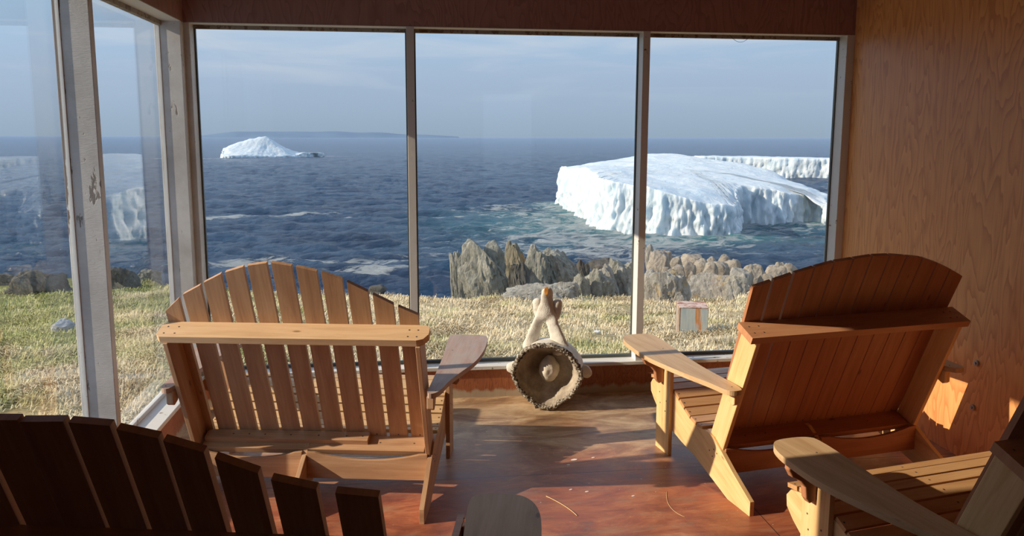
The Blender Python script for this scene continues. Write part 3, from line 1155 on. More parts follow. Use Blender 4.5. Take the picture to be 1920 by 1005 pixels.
def terrain():
    vs, fs = [], []
    angs = np.linspace(math.atan(-1.35), math.atan(1.25), 260)
    ds = list(np.linspace(5.5, 20, 90)) + list(np.linspace(20.15, 44, 190))
    for a in angs:
        ta = math.tan(a)
        e = edge_dist(ta)
        for d in ds:
            x, y = d * math.sin(a), d * math.cos(a)
            z = zground(x, y)
            ee = e + noise.noise(Vector((x * .35, y * .35, 9))) * 1.1 + noise.noise(Vector((x * 1.3, y * 1.3, 2))) * .4
            if d > ee:
                t = d - ee
                z -= min(t, .6) * .6 + max(0, t - .4) * 2.1 + noise.noise(Vector((x * .9, y * .9, 3))) * min(t, 1.5)
                z = max(z, SEA_Z - 1.2)
            if y < 5.5:
                z = min(z, -.9)
            vs.append((x, y, z))
    n = len(ds)
    for i in range(len(angs) - 1):
        for j in range(n - 1):
            fs.append((i * n + j, i * n + j + 1, (i + 1) * n + j + 1, (i + 1) * n + j))
    fs = [tuple(reversed(f)) for f in fs]
    o = np_obj('ground', vs, fs, M['ground'])
    tag(o, 'straw-coloured coastal turf sloping to the shore', None, None, 'structure')


terrain()


def grass():
    """matted dry blades over the turf"""
    V, Fc, T = [], [], []
    rnd = random.Random(3)
    n = 0
    while n < 150000:
        ta = rnd.uniform(-.72, .56)
        u = rnd.random()
        d = 7.0 + 24 * u ** 1.25
        a = math.atan(ta)
        x, y = d * math.sin(a), d * math.cos(a)
        if d > edge_dist(ta) - .3 or y < 6.2:
            continue
        if x < -8 and rnd.random() < .35:
            continue
        clump = noise.noise(Vector((x * 1.1, y * 1.1, 7)))
        if rnd.random() > .62 + clump:
            continue
        z = zground(x, y) - .01
        L = rnd.uniform(.06, .17) * (1 + .5 * clump)
        swirl = noise.noise(Vector((x * .8, y * .8, 1))) * 3.0 + rnd.gauss(0, .7) + .4
        lean = rnd.uniform(.95, 1.52) if rnd.random() < .8 else rnd.uniform(.3, 1.0)
        w = rnd.uniform(.003, .006) * (1 + d * .04)
        dx, dy = math.cos(swirl) * math.sin(lean), math.sin(swirl) * math.sin(lean)
        dz = math.cos(lean)
        px, py = -math.sin(swirl) * w, math.cos(swirl) * w
        k = len(V)
        mx_, my_, mz_ = x + dx * L * .55, y + dy * L * .55, z + dz * L * .75 + .025
        V += [(x - px, y - py, z), (x + px, y + py, z), (mx_ + px * .8, my_ + py * .8, mz_), (mx_ - px * .8, my_ - py * .8, mz_), (x + dx * L * 1.15, y + dy * L * 1.15, z + dz * L * .85)]
        Fc += [(k, k + 1, k + 2, k + 3), (k + 3, k + 2, k + 4)]
        tt = min(1, max(0, rnd.gauss(.5, .28)))
        T += [tt] * 5
        n += 1
    o = np_obj('dry_grass', V, Fc, M['blade'])
    at = o.data.attributes.new('tone', 'FLOAT', 'POINT')
    at.data.foreach_set('value', T)
    tag(o, 'matted straw and green grass covering the ground between the house and the rocks', 'grass', None, 'stuff')


grass()


# ------------------------------------------------------------------ rocks
def rock(name, c, size, mat, seed, label, group=None, kind='boulder', rz=0.0, sub=4):
    """c = centre of the foot; size = (width, depth, height)"""
    rnd = random.Random(seed)
    bm = bmesh.new()
    bmesh.ops.create_icosphere(bm, subdivisions=sub, radius=1)
    off = Vector((rnd.uniform(-50, 50), rnd.uniform(-50, 50), rnd.uniform(-50, 50)))
    from mathutils import Euler
    tilt = Euler((rnd.uniform(-.3, .3), rnd.uniform(-.3, .3), rnd.uniform(-.6, .6)))
    shear = rnd.uniform(-.30, .12)
    planes = []
    for _ in range(16 if kind == 'boulder' else 18):
        if kind == 'boulder':
            nrm = Vector((rnd.gauss(0, 1), rnd.gauss(0, 1), rnd.gauss(0, .7))).normalized()
            planes.append((nrm, rnd.uniform(.74, .95)))
        else:
            nrm = Vector((rnd.gauss(0, 1), rnd.gauss(0, 1), rnd.gauss(0, .35))).normalized()
            planes.append((nrm, rnd.uniform(.60, .95)))
    for v in bm.verts:
        p = v.co.copy()
        if kind == 'boulder':
            m = max(abs(p.x), abs(p.y), abs(p.z))
            p = p.lerp(p / m, .38)
            p.rotate(tilt)
        if kind != 'boulder':   # squarer body, ragged crest
            m = max(abs(p.x), abs(p.y), abs(p.z))
            p = p.lerp(p / m, .55)
            if p.z > 0:
                q = 1.0 + .30 * noise.noise(Vector((p.x * 1.7 + off.x, p.y * .7 + off.y, off.z))) + .11 * noise.noise(Vector((p.x * 5.0 + off.z, p.y * 3 + off.x, 1)))
                p.z *= max(.45, q) * (1 - (.22 if kind == 'ledge' else .34) * min(1, abs(p.x)) ** 2.5) * (1 - .15 * p.y)
        for nrm, dd in planes:
            k = p.dot(nrm) - dd
            if k > 0:
                p -= nrm * k * .92
        if kind == 'boulder':
            cr_ = max(0, 1 - abs(noise.noise(p * 1.1 + off * 2)) * 12)
            p *= 1 + .13 * noise.noise(p * 1.5 + off) + .05 * noise.noise(p * 5 + off) - .07 * cr_
            p *= .93
        else:
            f = noise.noise(Vector((p.x * 2.6 + p.z * .7, p.y * 2.6, p.z * 1.5)) + off)
            g = noise.noise(Vector((p.x * 7 + p.z * 2, p.y * 7, p.z * 4.2)) + off)
            r = Vector((p.x, p.y, 0))
            crack = max(0, 1 - abs(f) * 9)
            p += r * (-.13 * crack + .16 * f + .11 * g)
            p.z += .045 * g + .05 * noise.noise(p * 12 + off)
        if kind == 'crag':
            p.x += shear * p.z
        v.co = Vector((p.x * size[0] / 2, p.y * size[1] / 2, (p.z * .5 + .5) * size[2] * 1.0 if kind == 'boulder' else (p.z + .25) / 1.25 * size[2]))
    # bring it to its measured width and height
    zm = max(v.co.z for v in bm.verts)
    x0_, x1_ = min(v.co.x for v in bm.verts if v.co.z > 0), max(v.co.x for v in bm.verts if v.co.z > 0)
    for v in bm.verts:
        v.co.z *= size[2] / zm
        v.co.x = (v.co.x - (x0_ + x1_) / 2) * size[0] / (x1_ - x0_)
    me = bpy.data.meshes.new(name)
    bm.to_mesh(me)
    bm.free()
    me.materials.append(mat)
    me.polygons.foreach_set('use_smooth', [kind == 'boulder'] * len(me.polygons))
    o = bpy.data.objects.new(name, me)
    COL.objects.link(o)
    o.location = c
    o.rotation_euler = (0, 0, rz)
    tag(o, label, 'rock', group)
    return o


def place(px0, px1, ytop, ybase, d=None, back=.5, **kw):
    """rock whose face spans px0..px1 and ytop..ybase, standing at distance d"""
    pc = (px0 + px1) / 2
    if d is None:
        g = on_ground(pc, ybase)
        d = math.hypot(g.x, g.y)
    wide = kw.pop('wide', 1.08)
    v = ray(pc, ybase)
    k = d / math.hypot(v.x, v.y)
    P = Vector((v.x * k, v.y * k, EYE + v.z * k))
    wdt = (px1 - px0) / FPX * v.length / v.dot(ray(960, 470).normalized()) * k
    wdt = (px1 - px0) / FPX * k * 1.0
    vt = ray(pc, ytop)
    zt = EYE + vt.z * (d / math.hypot(vt.x, vt.y))
    zb = P.z
    depth = wdt * kw.pop('dep', .8)
    drop = kw.pop('drop', .15)
    dirv = Vector((v.x, v.y, 0)).normalized()
    c = Vector((P.x, P.y, zb - drop)) + dirv * depth * .35
    ang = math.atan2(-v.x, v.y)
    return c, (wdt * wide, depth, (zt - zb) + drop), ang


def add(px0, px1, yt, yb, mat, seed, label, kind='boulder', d=None, group=None, **kw):
    if kind == 'crag':
        kw.setdefault('wide', 1.25)
    c, s, a = place(px0, px1, yt, yb, d, **kw)
    return rock('boulder' if kind == 'boulder' else ('rock_ledge' if kind == 'ledge' else 'crag'), c, s, M[mat], seed, label, group, kind, a, 5 if (kind != 'boulder' or px1 - px0 > 40) else 4)


G1 = 'grey crags on the cliff edge'
add(846, 875, 470, 562, 'crag', 11, 'thin split spire at the left end of the crags', 'crag', d=22.2, group=G1, dep=1.2)
add(868, 950, 450, 562, 'crag', 12, 'largest grey-green crag with a tall rounded shoulder', 'crag', d=22.0, group=G1, dep=.7)
add(905, 948, 452, 500, 'crag', 37, 'blunt grey block capping the largest crag', 'boulder', d=22.3, group=G1, dep=.9, drop=.6)
add(950, 984, 452, 540, 'crag_lichen', 13, 'narrow pinnacle with orange lichen between two crags', 'crag', d=23.4, group=G1, dep=.9)
add(955, 988, 490, 545, 'crag_dark', 14, 'squat dark block in front of the lichen pinnacle', 'crag', d=21.7, group=G1)
add(978, 1026, 458, 545, 'crag', 15, 'jagged pale crag with sloping teeth, behind the bone', 'crag', d=22.3, group=G1)
add(1020, 1084, 466, 546, 'crag', 16, 'square-shouldered pale crag right of the toothed one', 'crag', d=22.8, group=G1, dep=.8)
add(935, 1080, 530, 568, 'ledge', 17, 'low rubbly grey slab at the foot of the crags', 'ledge', d=20.6, group=G1, dep=.35)
add(880, 1012, 505, 562, 'crag', 40, 'broad rubble-faced rock filling the gap below the pinnacles', 'ledge', d=23.6, group=G1, dep=.4, wide=1.2)
add(1010, 1180, 512, 566, 'crag_dark', 41, 'dark broken bank behind the grey mass left of the mullion', 'ledge', d=25.0, group=G1, dep=.3, wide=1.1)
add(1082, 1106, 486, 530, 'crag_dark', 18, 'small dark pointed rock beyond the pale crag', 'crag', d=24.0, group=G1)
add(1072, 1106, 514, 566, 'crag', 19, 'rounded grey rock with a fissure, right of the slab', 'crag', d=21.6, group=G1)
add(1096, 1148, 503, 568, 'crag', 20, 'broken grey mass left of the iceberg mullion', 'crag', d=22.0, group=G1)
add(1122, 1160, 496, 560, 'ledge', 36, 'upright split block left of the iceberg mullion', 'crag', d=22.6, group=G1)
add(1140, 1212, 484, 575, 'crag', 21, 'tall grey crag seen behind the iceberg mullion', 'crag', d=23.0, group=G1)
add(1104, 1160, 486, 512, 'crag_dark', 22, 'distant dark skerry showing over the broken mass', 'boulder', d=27.0, group=G1)
G2 = 'stone ledges behind the rusty box'
add(1206, 1292, 506, 578, 'ledge', 23, 'pale fissured ledge right of the iceberg mullion', 'ledge', d=20.6, group=G2, dep=.6)
add(1280, 1400, 514, 556, 'ledge', 24, 'long low ledge with ochre lichen under the boulders', 'ledge', d=22.5, group=G2, dep=.35)
add(1357, 1377, 540, 566, 'ledge', 25, 'single small grey block standing in the grass behind the box', 'crag', group=G2)
G3 = 'rounded boulders heaped along the shore'
heap = [
    (1210, 1228, 458, 492, 29, 'topmost dark boulder of the heap beside the mullion'),
    (1226, 1244, 468, 482, 30, 'small boulder behind the topmost dark one'),
    (1213, 1256, 472, 506, 27, 'broad upright boulder below the topmost one'),
    (1236, 1262, 470, 488, 30, 'boulder peeking over the broad upright one'),
    (1254, 1280, 482, 501, 28.5, 'low oval boulder right of the broad upright one'),
    (1252, 1284, 497, 518, 25.5, 'boulder sitting on the pale ledge, lit on its left'),
    (1278, 1304, 490, 518, 26.5, 'smooth boulder leaning on its right neighbour'),
    (1300, 1328, 485, 516, 27.5, 'tall narrow boulder with a vertical crack'),
    (1312, 1345, 492, 526, 25.0, 'big egg-shaped boulder in the middle of the heap'),
    (1334, 1368, 491, 520, 26.0, 'split boulder right of the egg-shaped one'),
    (1354, 1390, 486, 512, 28.5, 'domed boulder with a shaded right flank'),
    (1325, 1345, 482, 496, 31, 'pale pebble-like boulder on the skyline'),
    (1275, 1326, 479, 494, 32, 'long flat rock on the skyline of the heap'),
    (1388, 1433, 496, 532, 25.5, 'largest boulder of the heap, near the amber bench'),
    (1366, 1412, 504, 534, 24.2, 'angular boulder fallen against the largest one'),
    (1421, 1450, 514, 534, 24.5, 'half-round boulder touching the bench outline'),
    (1430, 1473, 498, 516, 29, 'weathered flat rock at the far right of the heap'),
    (1452, 1473, 491, 504, 31, 'whitish rock on the right skyline'),
    (1470, 1494, 494, 508, 31, 'last pale rocks above the bench slats'),
    (1240, 1262, 500, 514, 24.5, 'small grey stone wedged behind the pale ledge'),
    (1290, 1306, 510, 522, 23.6, 'small flat stone at the foot of the smooth boulder'),
    (1344, 1372, 478, 494, 32, 'small ridge stone beyond the split boulder'),
]
for i, (a, b, t, bb, d, lab) in enumerate(heap):
    add(a, b, t, bb, 'boulder' if i not in (0, 14) else 'ledge', 100 + i, lab, 'boulder', d=d, group=G3, drop=.55 + .12 * (i % 3), dep=.95)
for i in range(26):    # the bank the heap lies on
    pass
G4 = 'dark outcrops on the left lawn'
add(18, 135, 508, 562, 'crag_dark', 30, 'dark sloping outcrop left of the rough white post', 'ledge', d=27.5, group=G4, dep=.7)
add(-20, 48, 512, 530, 'crag_dark', 31, 'low flat outcrop at the left edge', 'ledge', d=33, group=G4, dep=.5)
add(212, 262, 500, 545, 'crag_dark', 32, 'dark block seen between the two white posts', 'crag', d=27, group=G4)
add(250, 302, 505, 535, 'crag', 33, 'brownish outcrop beside the corner post', 'ledge', d=29, group=G4)
add(100, 142, 599, 620, 'stone_pale', 34, 'pale blue-grey stone lying in the left lawn', 'boulder')
add(478, 500, 500, 514, 'crag_dark', 39, 'dark sea rock behind the slatted bench', 'boulder', d=27)
add(690, 724, 536, 548, 'crag_dark', 35, 'small dark rock at the turf edge behind the slatted bench', 'boulder')


# ------------------------------------------------------------------ rusty box and scraps outside
def rusty_box():
    g = on_ground(1296, 624)
    x, y = g.x, g.y
    z = zground(x, y, False) - .07
    sc = math.hypot(x, y) / 1.09 / 1500 * 1.04
    w, dp, hh = 54 * sc, 62 * sc, 57 * sc + .06
    root = empty('metal_box', (x, y, z), -R(13))
    tag(root, 'square rusty galvanised metal box standing in the grass outside', 'box')
    m = MB()
    m.box((-w / 2, -dp / 2, 0), (w / 2, dp / 2, hh))
    m.build('body', M['rust_sheet'], root, .006)
    m = MB()
    m.box((-w / 2 - .008, -dp / 2 - .008, hh), (w / 2 + .008, dp / 2 + .008, hh + .012))
    m.build('lid', M['rust_lid'], root, .004)
    for yy, ww in ((-dp / 2, .03), (-dp / 6, .025), (dp / 2 - .03, .03)):
        m = MB()
        m.box((-w / 2 - .008, yy - .006, 0), (-w / 2 + .004, yy + ww, hh))
        m.build('corner_strip', M['rust_strip'], root, .002)


rusty_box()


def bits():
    m = MB()
    g = on_ground(1118, 627)
    z = zground(g.x, g.y)
    m.prism(smooth_poly([(-.07, -.03), (.06, -.04), (.08, .02), (-.02, .05)], 1), .03, (Vector((g.x, g.y, z + .03)), X3, Y3, Z3))
    tag(m.build('plastic_scrap', M['litter'], None, .004), 'white scrap lying on the straw outside', 'litter')

    def tube(name, pts, r, mat, label, cat):
        P = [Vector(p) for p in pts]
        Q = []
        for k in range(13):      # quadratic through the middle point
            t = k / 12
            mid = P[1] * 2 - (P[0] + P[2]) * .5
            Q.append(P[0] * (1 - t) ** 2 + mid * 2 * t * (1 - t) + P[2] * t * t)
        vs, fs = [], []
        for k, q in enumerate(Q):
            d = (Q[min(k + 1, 12)] - Q[max(k - 1, 0)]).normalized()
            u = d.cross(Z3 if abs(d.z) < .9 else X3).normalized()
            w = u.cross(d)
            for i in range(6):
                a_ = i * math.pi / 3
                vs.append(q + u * (r * math.cos(a_)) + w * (r * math.sin(a_)))
        for k in range(12):
            for i in range(6):
                j = (i + 1) % 6
                fs.append((k * 6 + i, k * 6 + j, (k + 1) * 6 + j, (k + 1) * 6 + i))
        fs += [tuple(range(5, -1, -1)), tuple(range(72, 78))]
        tag(np_obj(name, vs, fs, mat), label, cat)

    def fl(px, py):
        v = ray(px, py)
        k = -EYE / v.z
        return Vector((v.x * k, v.y * k, 0))
    a, b, c = fl(1024, 931), fl(1058, 949), fl(1082, 968)
    tube('straw', [(p.x, p.y, .0022) for p in (a, b, c)], .0018, M['straw'], 'long pale straw lying on the floor between the benches', 'straw')
    a, b, c = fl(1250, 922), fl(1256, 950), fl(1284, 970)
    tube('straw', [(p.x, p.y, .0016) for p in (a, b, c)], .0009, M['straw'], 'thin curved stalk on the floor left of the amber bench foot', 'straw')
    # paint flakes
    for i, (px, py, s) in enumerate([(1076, 862, .022), (1065, 872, .014), (1112, 858, .012), (1070, 918, .010), (1100, 922, .012), (1187, 930, .010)]):
        p = fl(px, py)
        m = MB()
        m.prism(smooth_poly([(-s, -s * .3), (s * .4, -s * .6), (s, .1 * s), (s * .1, s * .5)], 1), .002, (Vector((p.x, p.y, 0.0)), X3, Y3, Z3))
        tag(m.build('paint_flake', M['litter']), ['largest white paint flake on the sunlit floor, farthest from the camera', 'grey-white flake touching the shadow edge just left of the largest flake', 'small flake right of the largest one', 'flake above the end of the long straw', 'small flake right of the top end of the long straw', 'lone flake beside the curved stalk'][i], 'flake', 'paint flakes on the floor')
    # bolts in the plywood wall
    for i, (px, py) in enumerate([(1833, 681), (1826, 764)]):
        v = ray(px, py)
        k = XR / v.x
        y, z = v.y * k, EYE + v.z * k
        m = MB()
        m.prism([(.016 * math.cos(t * .5236), .016 * math.sin(t * .5236)) for t in range(12)], .012, (Vector((XR - .012, y, z)), Y3, Z3, X3))
        m.prism([(.008 * math.cos(t * 1.047), .008 * math.sin(t * 1.047)) for t in range(6)], .008, (Vector((XR - .020, y, z)), Y3, Z3, X3))
        tag(m.build('wall_bolt', M['metal'], None, .001), ['upper metal bolt in the plywood wall', 'lower metal bolt in the plywood wall'][i], 'bolt')
    # hanging wire loop under the header
    v0, v1, v2 = [Vector((ray(px, py).x, ray(px, py).y, ray(px, py).z)) for px, py in ((1368, 71), (1388, 79), (1408, 72))]
    pts = []
    for v in (v0, v1, v2):
        k = (GY - .03) / v.y
        pts.append((v.x * k, v.y * k, EYE + v.z * k))
    pts[0] = (pts[0][0], pts[0][1], ZL - .004)
    pts[2] = (pts[2][0], pts[2][1], ZL - .004)
    tube('wire_loop', pts, .0012, M['wire'], 'thin black wire loop hanging below the header of the right window', 'wire')


bits()


# ------------------------------------------------------------------ icebergs
def sea_pt(px, py):
    v = ray(px, py)
    k = (SEA_Z - EYE) / v.z
    return Vector((v.x * k, v.y * k, SEA_Z))


def at_dist(px, py, d):
    v = ray(px, py)
    k = d / math.hypot(v.x, v.y)
    return Vector((v.x * k, v.y * k, EYE + v.z * k))


def iceberg(name, foot, ctrl, label, seed, n_ring=26, n_wall=14, N=420, rough=.5, wall_amp=1.0, power=3.0, undercut=0.0, soft=0.0):
    """foot: closed waterline; ctrl: known points of the upper surface"""
    rnd = random.Random(seed)
    P = [Vector((p.x, p.y)) for p in foot]
    P = [q for i in range(len(P)) for q in (P[i - 1].lerp(P[i], .82), P[i].lerp(P[(i + 1) % len(P)], .18))]
    seg = [(P[(i + 1) % len(P)] - P[i]).length for i in range(len(P))]
    tot = sum(seg)
    B = []
    for k in range(N):
        s = tot * k / N
        i = 0
        while s > seg[i]:
            s -= seg[i]
            i += 1
        B.append(P[i].lerp(P[(i + 1) % len(P)], s / seg[i]))
    cx = sum((b for b in B), Vector((0, 0))) / N
    ccw = sum(B[k].x * B[(k + 1) % N].y - B[(k + 1) % N].x * B[k].y for k in range(N)) > 0
    NR = []
    for k in range(N):
        t_ = (B[(k + 6) % N] - B[k - 6]).normalized()
        NR.append(Vector((t_.y, -t_.x)) if ccw else Vector((-t_.y, t_.x)))
    C = np.array([(c.x, c.y, c.z) for c in ctrl])

    DX = np.hypot(C[:, None, 0] - C[None, :, 0], C[:, None, 1] - C[None, :, 1])
    sc_ = DX.max()
    n_c = len(C)
    A_ = np.zeros((n_c + 1, n_c + 1))
    A_[:n_c, :n_c] = -DX / sc_ + np.eye(n_c) * -soft
    A_[:n_c, n_c] = 1
    A_[n_c, :n_c] = 1
    w_ = np.linalg.solve(A_, np.append(C[:, 2], 0))

    def top(x, y):
        r = -np.hypot(C[:, 0] - x, C[:, 1] - y) / sc_
        return float(max(r @ w_[:n_c] + w_[n_c], SEA_Z + .4))
    vs, fs = [], []
    off = rnd.uniform(0, 99)
    edge_top = []
    for b in B:
        z = top(b.x, b.y)
        z += noise.noise(Vector((b.x * .5, b.y * .5, off))) * .35 * rough
        edge_top.append(max(z, SEA_Z + .5))
    # wall rows from below the water to the rim
    for r in range(n_wall):
        t = r / (n_wall - 1)
        for k, b in enumerate(B):
            z = SEA_Z - .8 + (edge_top[k] - SEA_Z + .8) * t
            q = NR[k]
            f = noise.noise(Vector((b.x * .55, b.y * .55, z * .22 + off)))
            g = noise.noise(Vector((b.x * 1.6, b.y * 1.6, z * .6 + off)))
            g2 = noise.noise(Vector((b.x * 4.2, b.y * 4.2, z * 1.3 + off)))
            a = (1 - 2 * abs(f)) * .55 + g * .55 + g2 * .28
            amp = wall_amp * (1 - .55 * t ** 3)
            dd = (a - .5) * amp - t * .5 * wall_amp - undercut * (1 - t)
            vs.append((b.x + q.x * dd, b.y + q.y * dd, z))
    base = n_wall * N - N
    rim = [Vector(vs[base + k]) for k in range(N)]
    for r in range(1, n_ring):
        t = r / n_ring
        for k in range(N):
            x = rim[k].x + (cx.x - rim[k].x) * t
            y = rim[k].y + (cx.y - rim[k].y) * t
            z = top(x, y)
            z = edge_top[k] * max(0, 1 - t * 9) + z * min(1, t * 9)
            z += (noise.noise(Vector((x * .18, y * .18, off))) * .5 + noise.noise(Vector((x * .7, y * .7, off))) * .16) * rough
            vs.append((x, y, z))
    c = len(vs)
    vs.append((cx.x, cx.y, top(cx.x, cx.y)))
    rows = n_wall + n_ring - 1
    for r in range(rows - 1):
        for k in range(N):
            j = (k + 1) % N
            fs.append((r * N + k, r * N + j, (r + 1) * N + j, (r + 1) * N + k))
    for k in range(N):
        fs.append(((rows - 1) * N + k, (rows - 1) * N + (k + 1) % N, c))
    ar = sum(P[i].x * P[(i + 1) % len(P)].y - P[(i + 1) % len(P)].x * P[i].y for i in range(len(P)))
    if ar < 0:
        fs = [tuple(reversed(f)) for f in fs]
    o = np_obj(name, vs, fs, M['ice'])
    tag(o, label, 'iceberg')
    return o


big_front = [(1042, 383), (1062, 396), (1088, 408), (1108, 424), (1135, 434), (1185, 438), (1240, 443), (1310, 445), (1384, 444), (1389, 436), (1390, 419), (1430, 419), (1480, 420), (1530, 415)]
foot_big = [sea_pt(*p) for p in big_front]
dleft = math.hypot(foot_big[0].x, foot_big[0].y)
foot_big += [at_dist(1556, 410, 117), at_dist(1564, 385, 130), at_dist(1505, 370, 141), at_dist(1445, 350, 152), at_dist(1350, 345, 168), at_dist(1260, 345, 172), at_dist(1120, 345, 165), at_dist(1048, 350, 152)]
ctrl = []
for px, py, d in [(1046, 314, 137), (1060, 311, 137), (1090, 308, 139), (1046, 318, 134), (1095, 316, 122), (1125, 322, 114), (1135, 317, 122), (1150, 336, 108), (1180, 343, 103), (1192, 330, 114),
                  (1215, 352, 100), (1250, 366, 98.5), (1290, 379, 97), (1330, 384, 96), (1382, 391, 95),
                  (1100, 306, 150), (1187, 294, 158), (1215, 288, 160), (1265, 289, 160), (1310, 295, 158), (1345, 300, 156), (1400, 308, 150), (1440, 320, 143), (1500, 345, 133), (1548, 358, 127),
                  (1230, 320, 130), (1300, 325, 126), (1250, 350, 108), (1320, 358, 106), (1400, 360, 112), (1350, 378, 103), (1410, 384, 108), (1440, 387, 110), (1500, 388, 111), (1540, 392, 112), (1555, 398, 115),
                  (1470, 355, 122), (1520, 372, 117), (1180, 315, 130), (1120, 312, 140)]:
    ctrl.append(at_dist(px, py, d))
for p, hh in zip(foot_big[-8:], (1.8, 2.9, 3.9, 5.6, 7.0, 7.4, 6.6, 5.6)):
    ctrl.append(Vector((p.x, p.y, SEA_Z + hh)))
iceberg('iceberg', foot_big, ctrl, 'largest iceberg, a long dome with a crumbling cliff, behind the right mullion', 5, n_ring=60, n_wall=34, N=1300, rough=.7, wall_amp=1.25)

# small peaked iceberg far out
fs_ = [(411, 296), (430, 296.5), (470, 296), (510, 295.5), (545, 295), (570, 294.5), (603, 293.5)]
foot_s = [sea_pt(*p) for p in fs_]
dd0 = math.hypot(foot_s[3].x, foot_s[3].y)
foot_s += [at_dist(604, 290, dd0 * 1.03), at_dist(560, 285, dd0 * 1.07), at_dist(480, 285, dd0 * 1.09), at_dist(420, 286, dd0 * 1.05)]
ctrl = []
for px, py, k in [(413, 290, 1.0), (418, 281, 1.02), (428, 273, 1.03), (445, 268, 1.035), (465, 262, 1.035), (485, 256, 1.035), (500, 256, 1.035), (512, 265, 1.03), (524, 272, 1.03), (530, 280, 1.02), (542, 289, 1.02), (560, 290, 1.02), (572, 286, 1.02), (595, 287, 1.02), (601, 291, 1.01),
                  (425, 288, 1.008), (450, 284, 1.01), (480, 284, 1.008), (505, 290, 1.006), (470, 276, 1.02), (500, 276, 1.02), (520, 290, 1.01), (590, 292, 1.005)]:
    ctrl.append(at_dist(px, py, dd0 * k))
for px in (430, 470, 510, 550, 590):
    ctrl.append(at_dist(px, 289, dd0 * 1.06))
iceberg('iceberg', foot_s, ctrl, 'small far iceberg with a slanting peak, seen over the slatted bench', 6, n_ring=34, n_wall=8, N=400, rough=1.3, wall_amp=1.6)

# long flat iceberg behind the big one
f3 = [(1290, 331), (1400, 332), (1480, 334), (1556, 335), (1640, 337)]
foot_t = [sea_pt(*p) for p in f3]
foot_t += [at_dist(1640, 310, 290), at_dist(1500, 308, 300), at_dist(1300, 305, 300)]
ctrl = []
for px, py, k in [(1290, 294, 235), (1340, 294.5, 235), (1400, 295, 235), (1470, 297, 235), (1556, 299, 235), (1640, 301, 235), (1300, 293, 280), (1450, 295, 280), (1600, 298, 280)]:
    ctrl.append(at_dist(px, py, k))
iceberg('iceberg', foot_t, ctrl, 'long flat-topped iceberg showing behind the big dome', 8, n_ring=12, n_wall=12, N=420, rough=.5, wall_amp=1.4)


# faint coast on the horizon
def coast():
    vs, fs = [], []
    d = 9000.0
    n = 90
    for i in range(n + 1):
        px = 372 + (860 - 372) * i / n
        t = i / n
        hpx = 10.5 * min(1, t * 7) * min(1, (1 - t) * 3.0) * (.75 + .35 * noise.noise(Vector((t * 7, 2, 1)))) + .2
        v = ray(px, 250)
        k = d / math.hypot(v.x, v.y)
        h = hpx / 1500 * d
        x, y = v.x * k, v.y * k
        ux, uy = x / d, y / d
        vs += [(x - ux * 600, y - uy * 600, SEA_Z - 5), (x, y, SEA_Z + h + 12), (x + ux * 900, y + uy * 900, SEA_Z - 5)]
    for i in range(n):
        for j in (0, 1):
            fs.append((i * 3 + j, i * 3 + j + 1, (i + 1) * 3 + j + 1, (i + 1) * 3 + j))
    fs = [tuple(reversed(f)) for f in fs]
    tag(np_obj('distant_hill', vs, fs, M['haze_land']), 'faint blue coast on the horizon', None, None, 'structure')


coast()


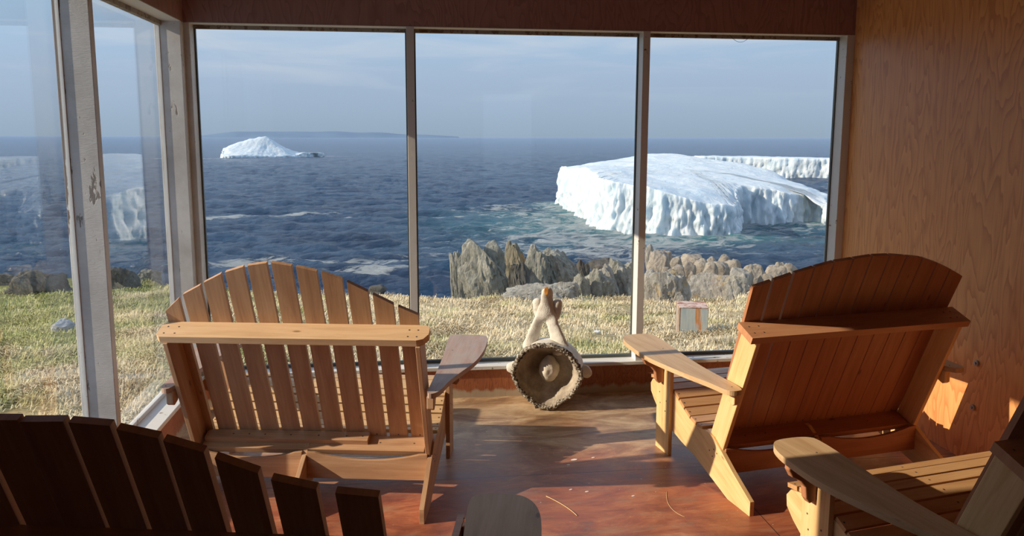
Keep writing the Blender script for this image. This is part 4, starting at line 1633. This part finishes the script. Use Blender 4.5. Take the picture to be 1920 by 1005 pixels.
# ------------------------------------------------------------------ the sea
def sea():
    NA, ND = 700, 620
    ang = np.linspace(math.atan(-1.5), math.atan(1.5), NA)
    d = np.concatenate([np.geomspace(22, 720, ND - 60), np.geomspace(735, 26000, 60)])
    A, D = np.meshgrid(ang, d, indexing='ij')
    X, Y = D * np.sin(A), D * np.cos(A)
    Z = np.zeros_like(X)
    rng = np.random.RandomState(4)
    # chop: sums of short crossing waves, flattened far away
    for i in range(34):
        lam = 1.2 * 1.16 ** i if i < 22 else rng.uniform(4, 14)
        lam = min(lam, 22)
        th = R(80) + rng.normal(0, .55)
        kx, ky = math.cos(th) * 2 * math.pi / lam, math.sin(th) * 2 * math.pi / lam
        ph = rng.uniform(0, 6.28)
        mod = .6 + .4 * np.sin(X * rng.uniform(.02, .09) + Y * rng.uniform(.01, .06) + ph)
        s = np.sin(kx * X + ky * Y + ph + .8 * np.sin(X * .11 + Y * .07 + i))
        Z += (1 - np.abs(s)) * .017 * lam ** .85 * mod
    Z -= Z.mean()
    fade = np.clip(1.2 - D / 600, 0.0, 1)
    # keep wavelengths the grid can carry
    Z = Z * fade * 1.5 + SEA_Z
    n = ND
    me = bpy.data.meshes.new('sea')
    V = np.stack([X, Y, Z], -1).reshape(-1, 3)
    idx = np.arange(NA * ND).reshape(NA, ND)
    F = np.stack([idx[:-1, :-1], idx[1:, :-1], idx[1:, 1:], idx[:-1, 1:]], -1).reshape(-1, 4)
    me.vertices.add(len(V))
    me.vertices.foreach_set('co', V.ravel())
    me.loops.add(F.size)
    me.loops.foreach_set('vertex_index', F[:, ::-1].ravel() if False else F.ravel())
    me.polygons.add(len(F))
    me.polygons.foreach_set('loop_start', np.arange(0, F.size, 4))
    me.polygons.foreach_set('loop_total', np.full(len(F), 4))
    me.polygons.foreach_set('use_smooth', np.ones(len(F), bool))
    me.update(calc_edges=True)
    # foam and pale green water near the ice and the shore
    fx = X.ravel()
    fy = Y.ravel()
    front = [sea_pt(*p) for p in big_front]
    dist = np.full(fx.shape, 1e9)
    for a, b in zip(front, front[1:]):
        ax, ay, bx_, by_ = a.x, a.y, b.x, b.y
        L2 = (bx_ - ax) ** 2 + (by_ - ay) ** 2
        t = np.clip(((fx - ax) * (bx_ - ax) + (fy - ay) * (by_ - ay)) / L2, 0, 1)
        dist = np.minimum(dist, np.hypot(fx - ax - t * (bx_ - ax), fy - ay - t * (by_ - ay)))
    teal = np.clip(1 - dist / 7.0, 0, 1) ** 1.2 * .85
    foam = np.clip(1 - dist / 16.0, 0, 1) ** 1.1 * .85
    # pale churned water left of the big iceberg
    for (px, py, rx, ry, ft, ff) in [(1090, 425, 16, 12, .75, .95), (1040, 405, 16, 9, .45, .85), (1075, 450, 20, 12, .12, .9), (1000, 395, 20, 12, .06, .7), (1120, 470, 22, 12, .05, .85), (1290, 452, 16, 3.5, .7, .35),
                                     (1440, 432, 14, 5, .3, .75), (1250, 470, 30, 10, .08, .35), (1180, 455, 20, 8, .3, .95)]:
        c = sea_pt(px, py)
        g = np.exp(-((fx - c.x) / rx) ** 2 - ((fy - c.y) / ry) ** 2)
        teal = np.maximum(teal, g * ft)
        foam = np.maximum(foam, g * ff)
    # surf along the cliffs
    Dr = D.ravel()
    ta = np.tan(A.ravel())
    E = np.interp(ta, [e[0] for e in EDGE], [e[1] for e in EDGE])
    surf = np.clip(1 - (Dr - E - 10) / 22.0, 0, 1) * .80
    foam = np.maximum(foam, surf)
    teal = np.maximum(teal, np.clip(1 - (Dr - E - 6) / 16.0, 0, 1) * .12)
    # a few long whitecaps
    for (px, py, L) in [(420, 407, 9), (540, 405, 10), (668, 408, 4), (640, 490, 10), (720, 492, 10), (460, 495, 9), (850, 408, 4), (345, 297, 40), (940, 385, 6), (600, 293, 30), (700, 505, 7)]:
        c = sea_pt(px, py)
        k = c.length / 1500
        w = 1.2 + c.length * .008
        g = np.exp(-((fx - c.x) / L) ** 2 - ((fy - c.y - np.sin(fx * .35) * .8) / w) ** 2)
        foam = np.maximum(foam, g * .95)
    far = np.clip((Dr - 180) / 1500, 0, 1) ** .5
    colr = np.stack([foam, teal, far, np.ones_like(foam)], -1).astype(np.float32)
    at = me.color_attributes.new('sea', 'FLOAT_COLOR', 'POINT')
    at.data.foreach_set('color', colr.ravel())
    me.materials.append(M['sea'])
    o = bpy.data.objects.new('sea', me)
    COL.objects.link(o)
    tag(o, 'dark blue choppy sea reaching to the horizon', None, None, 'structure')


sea()
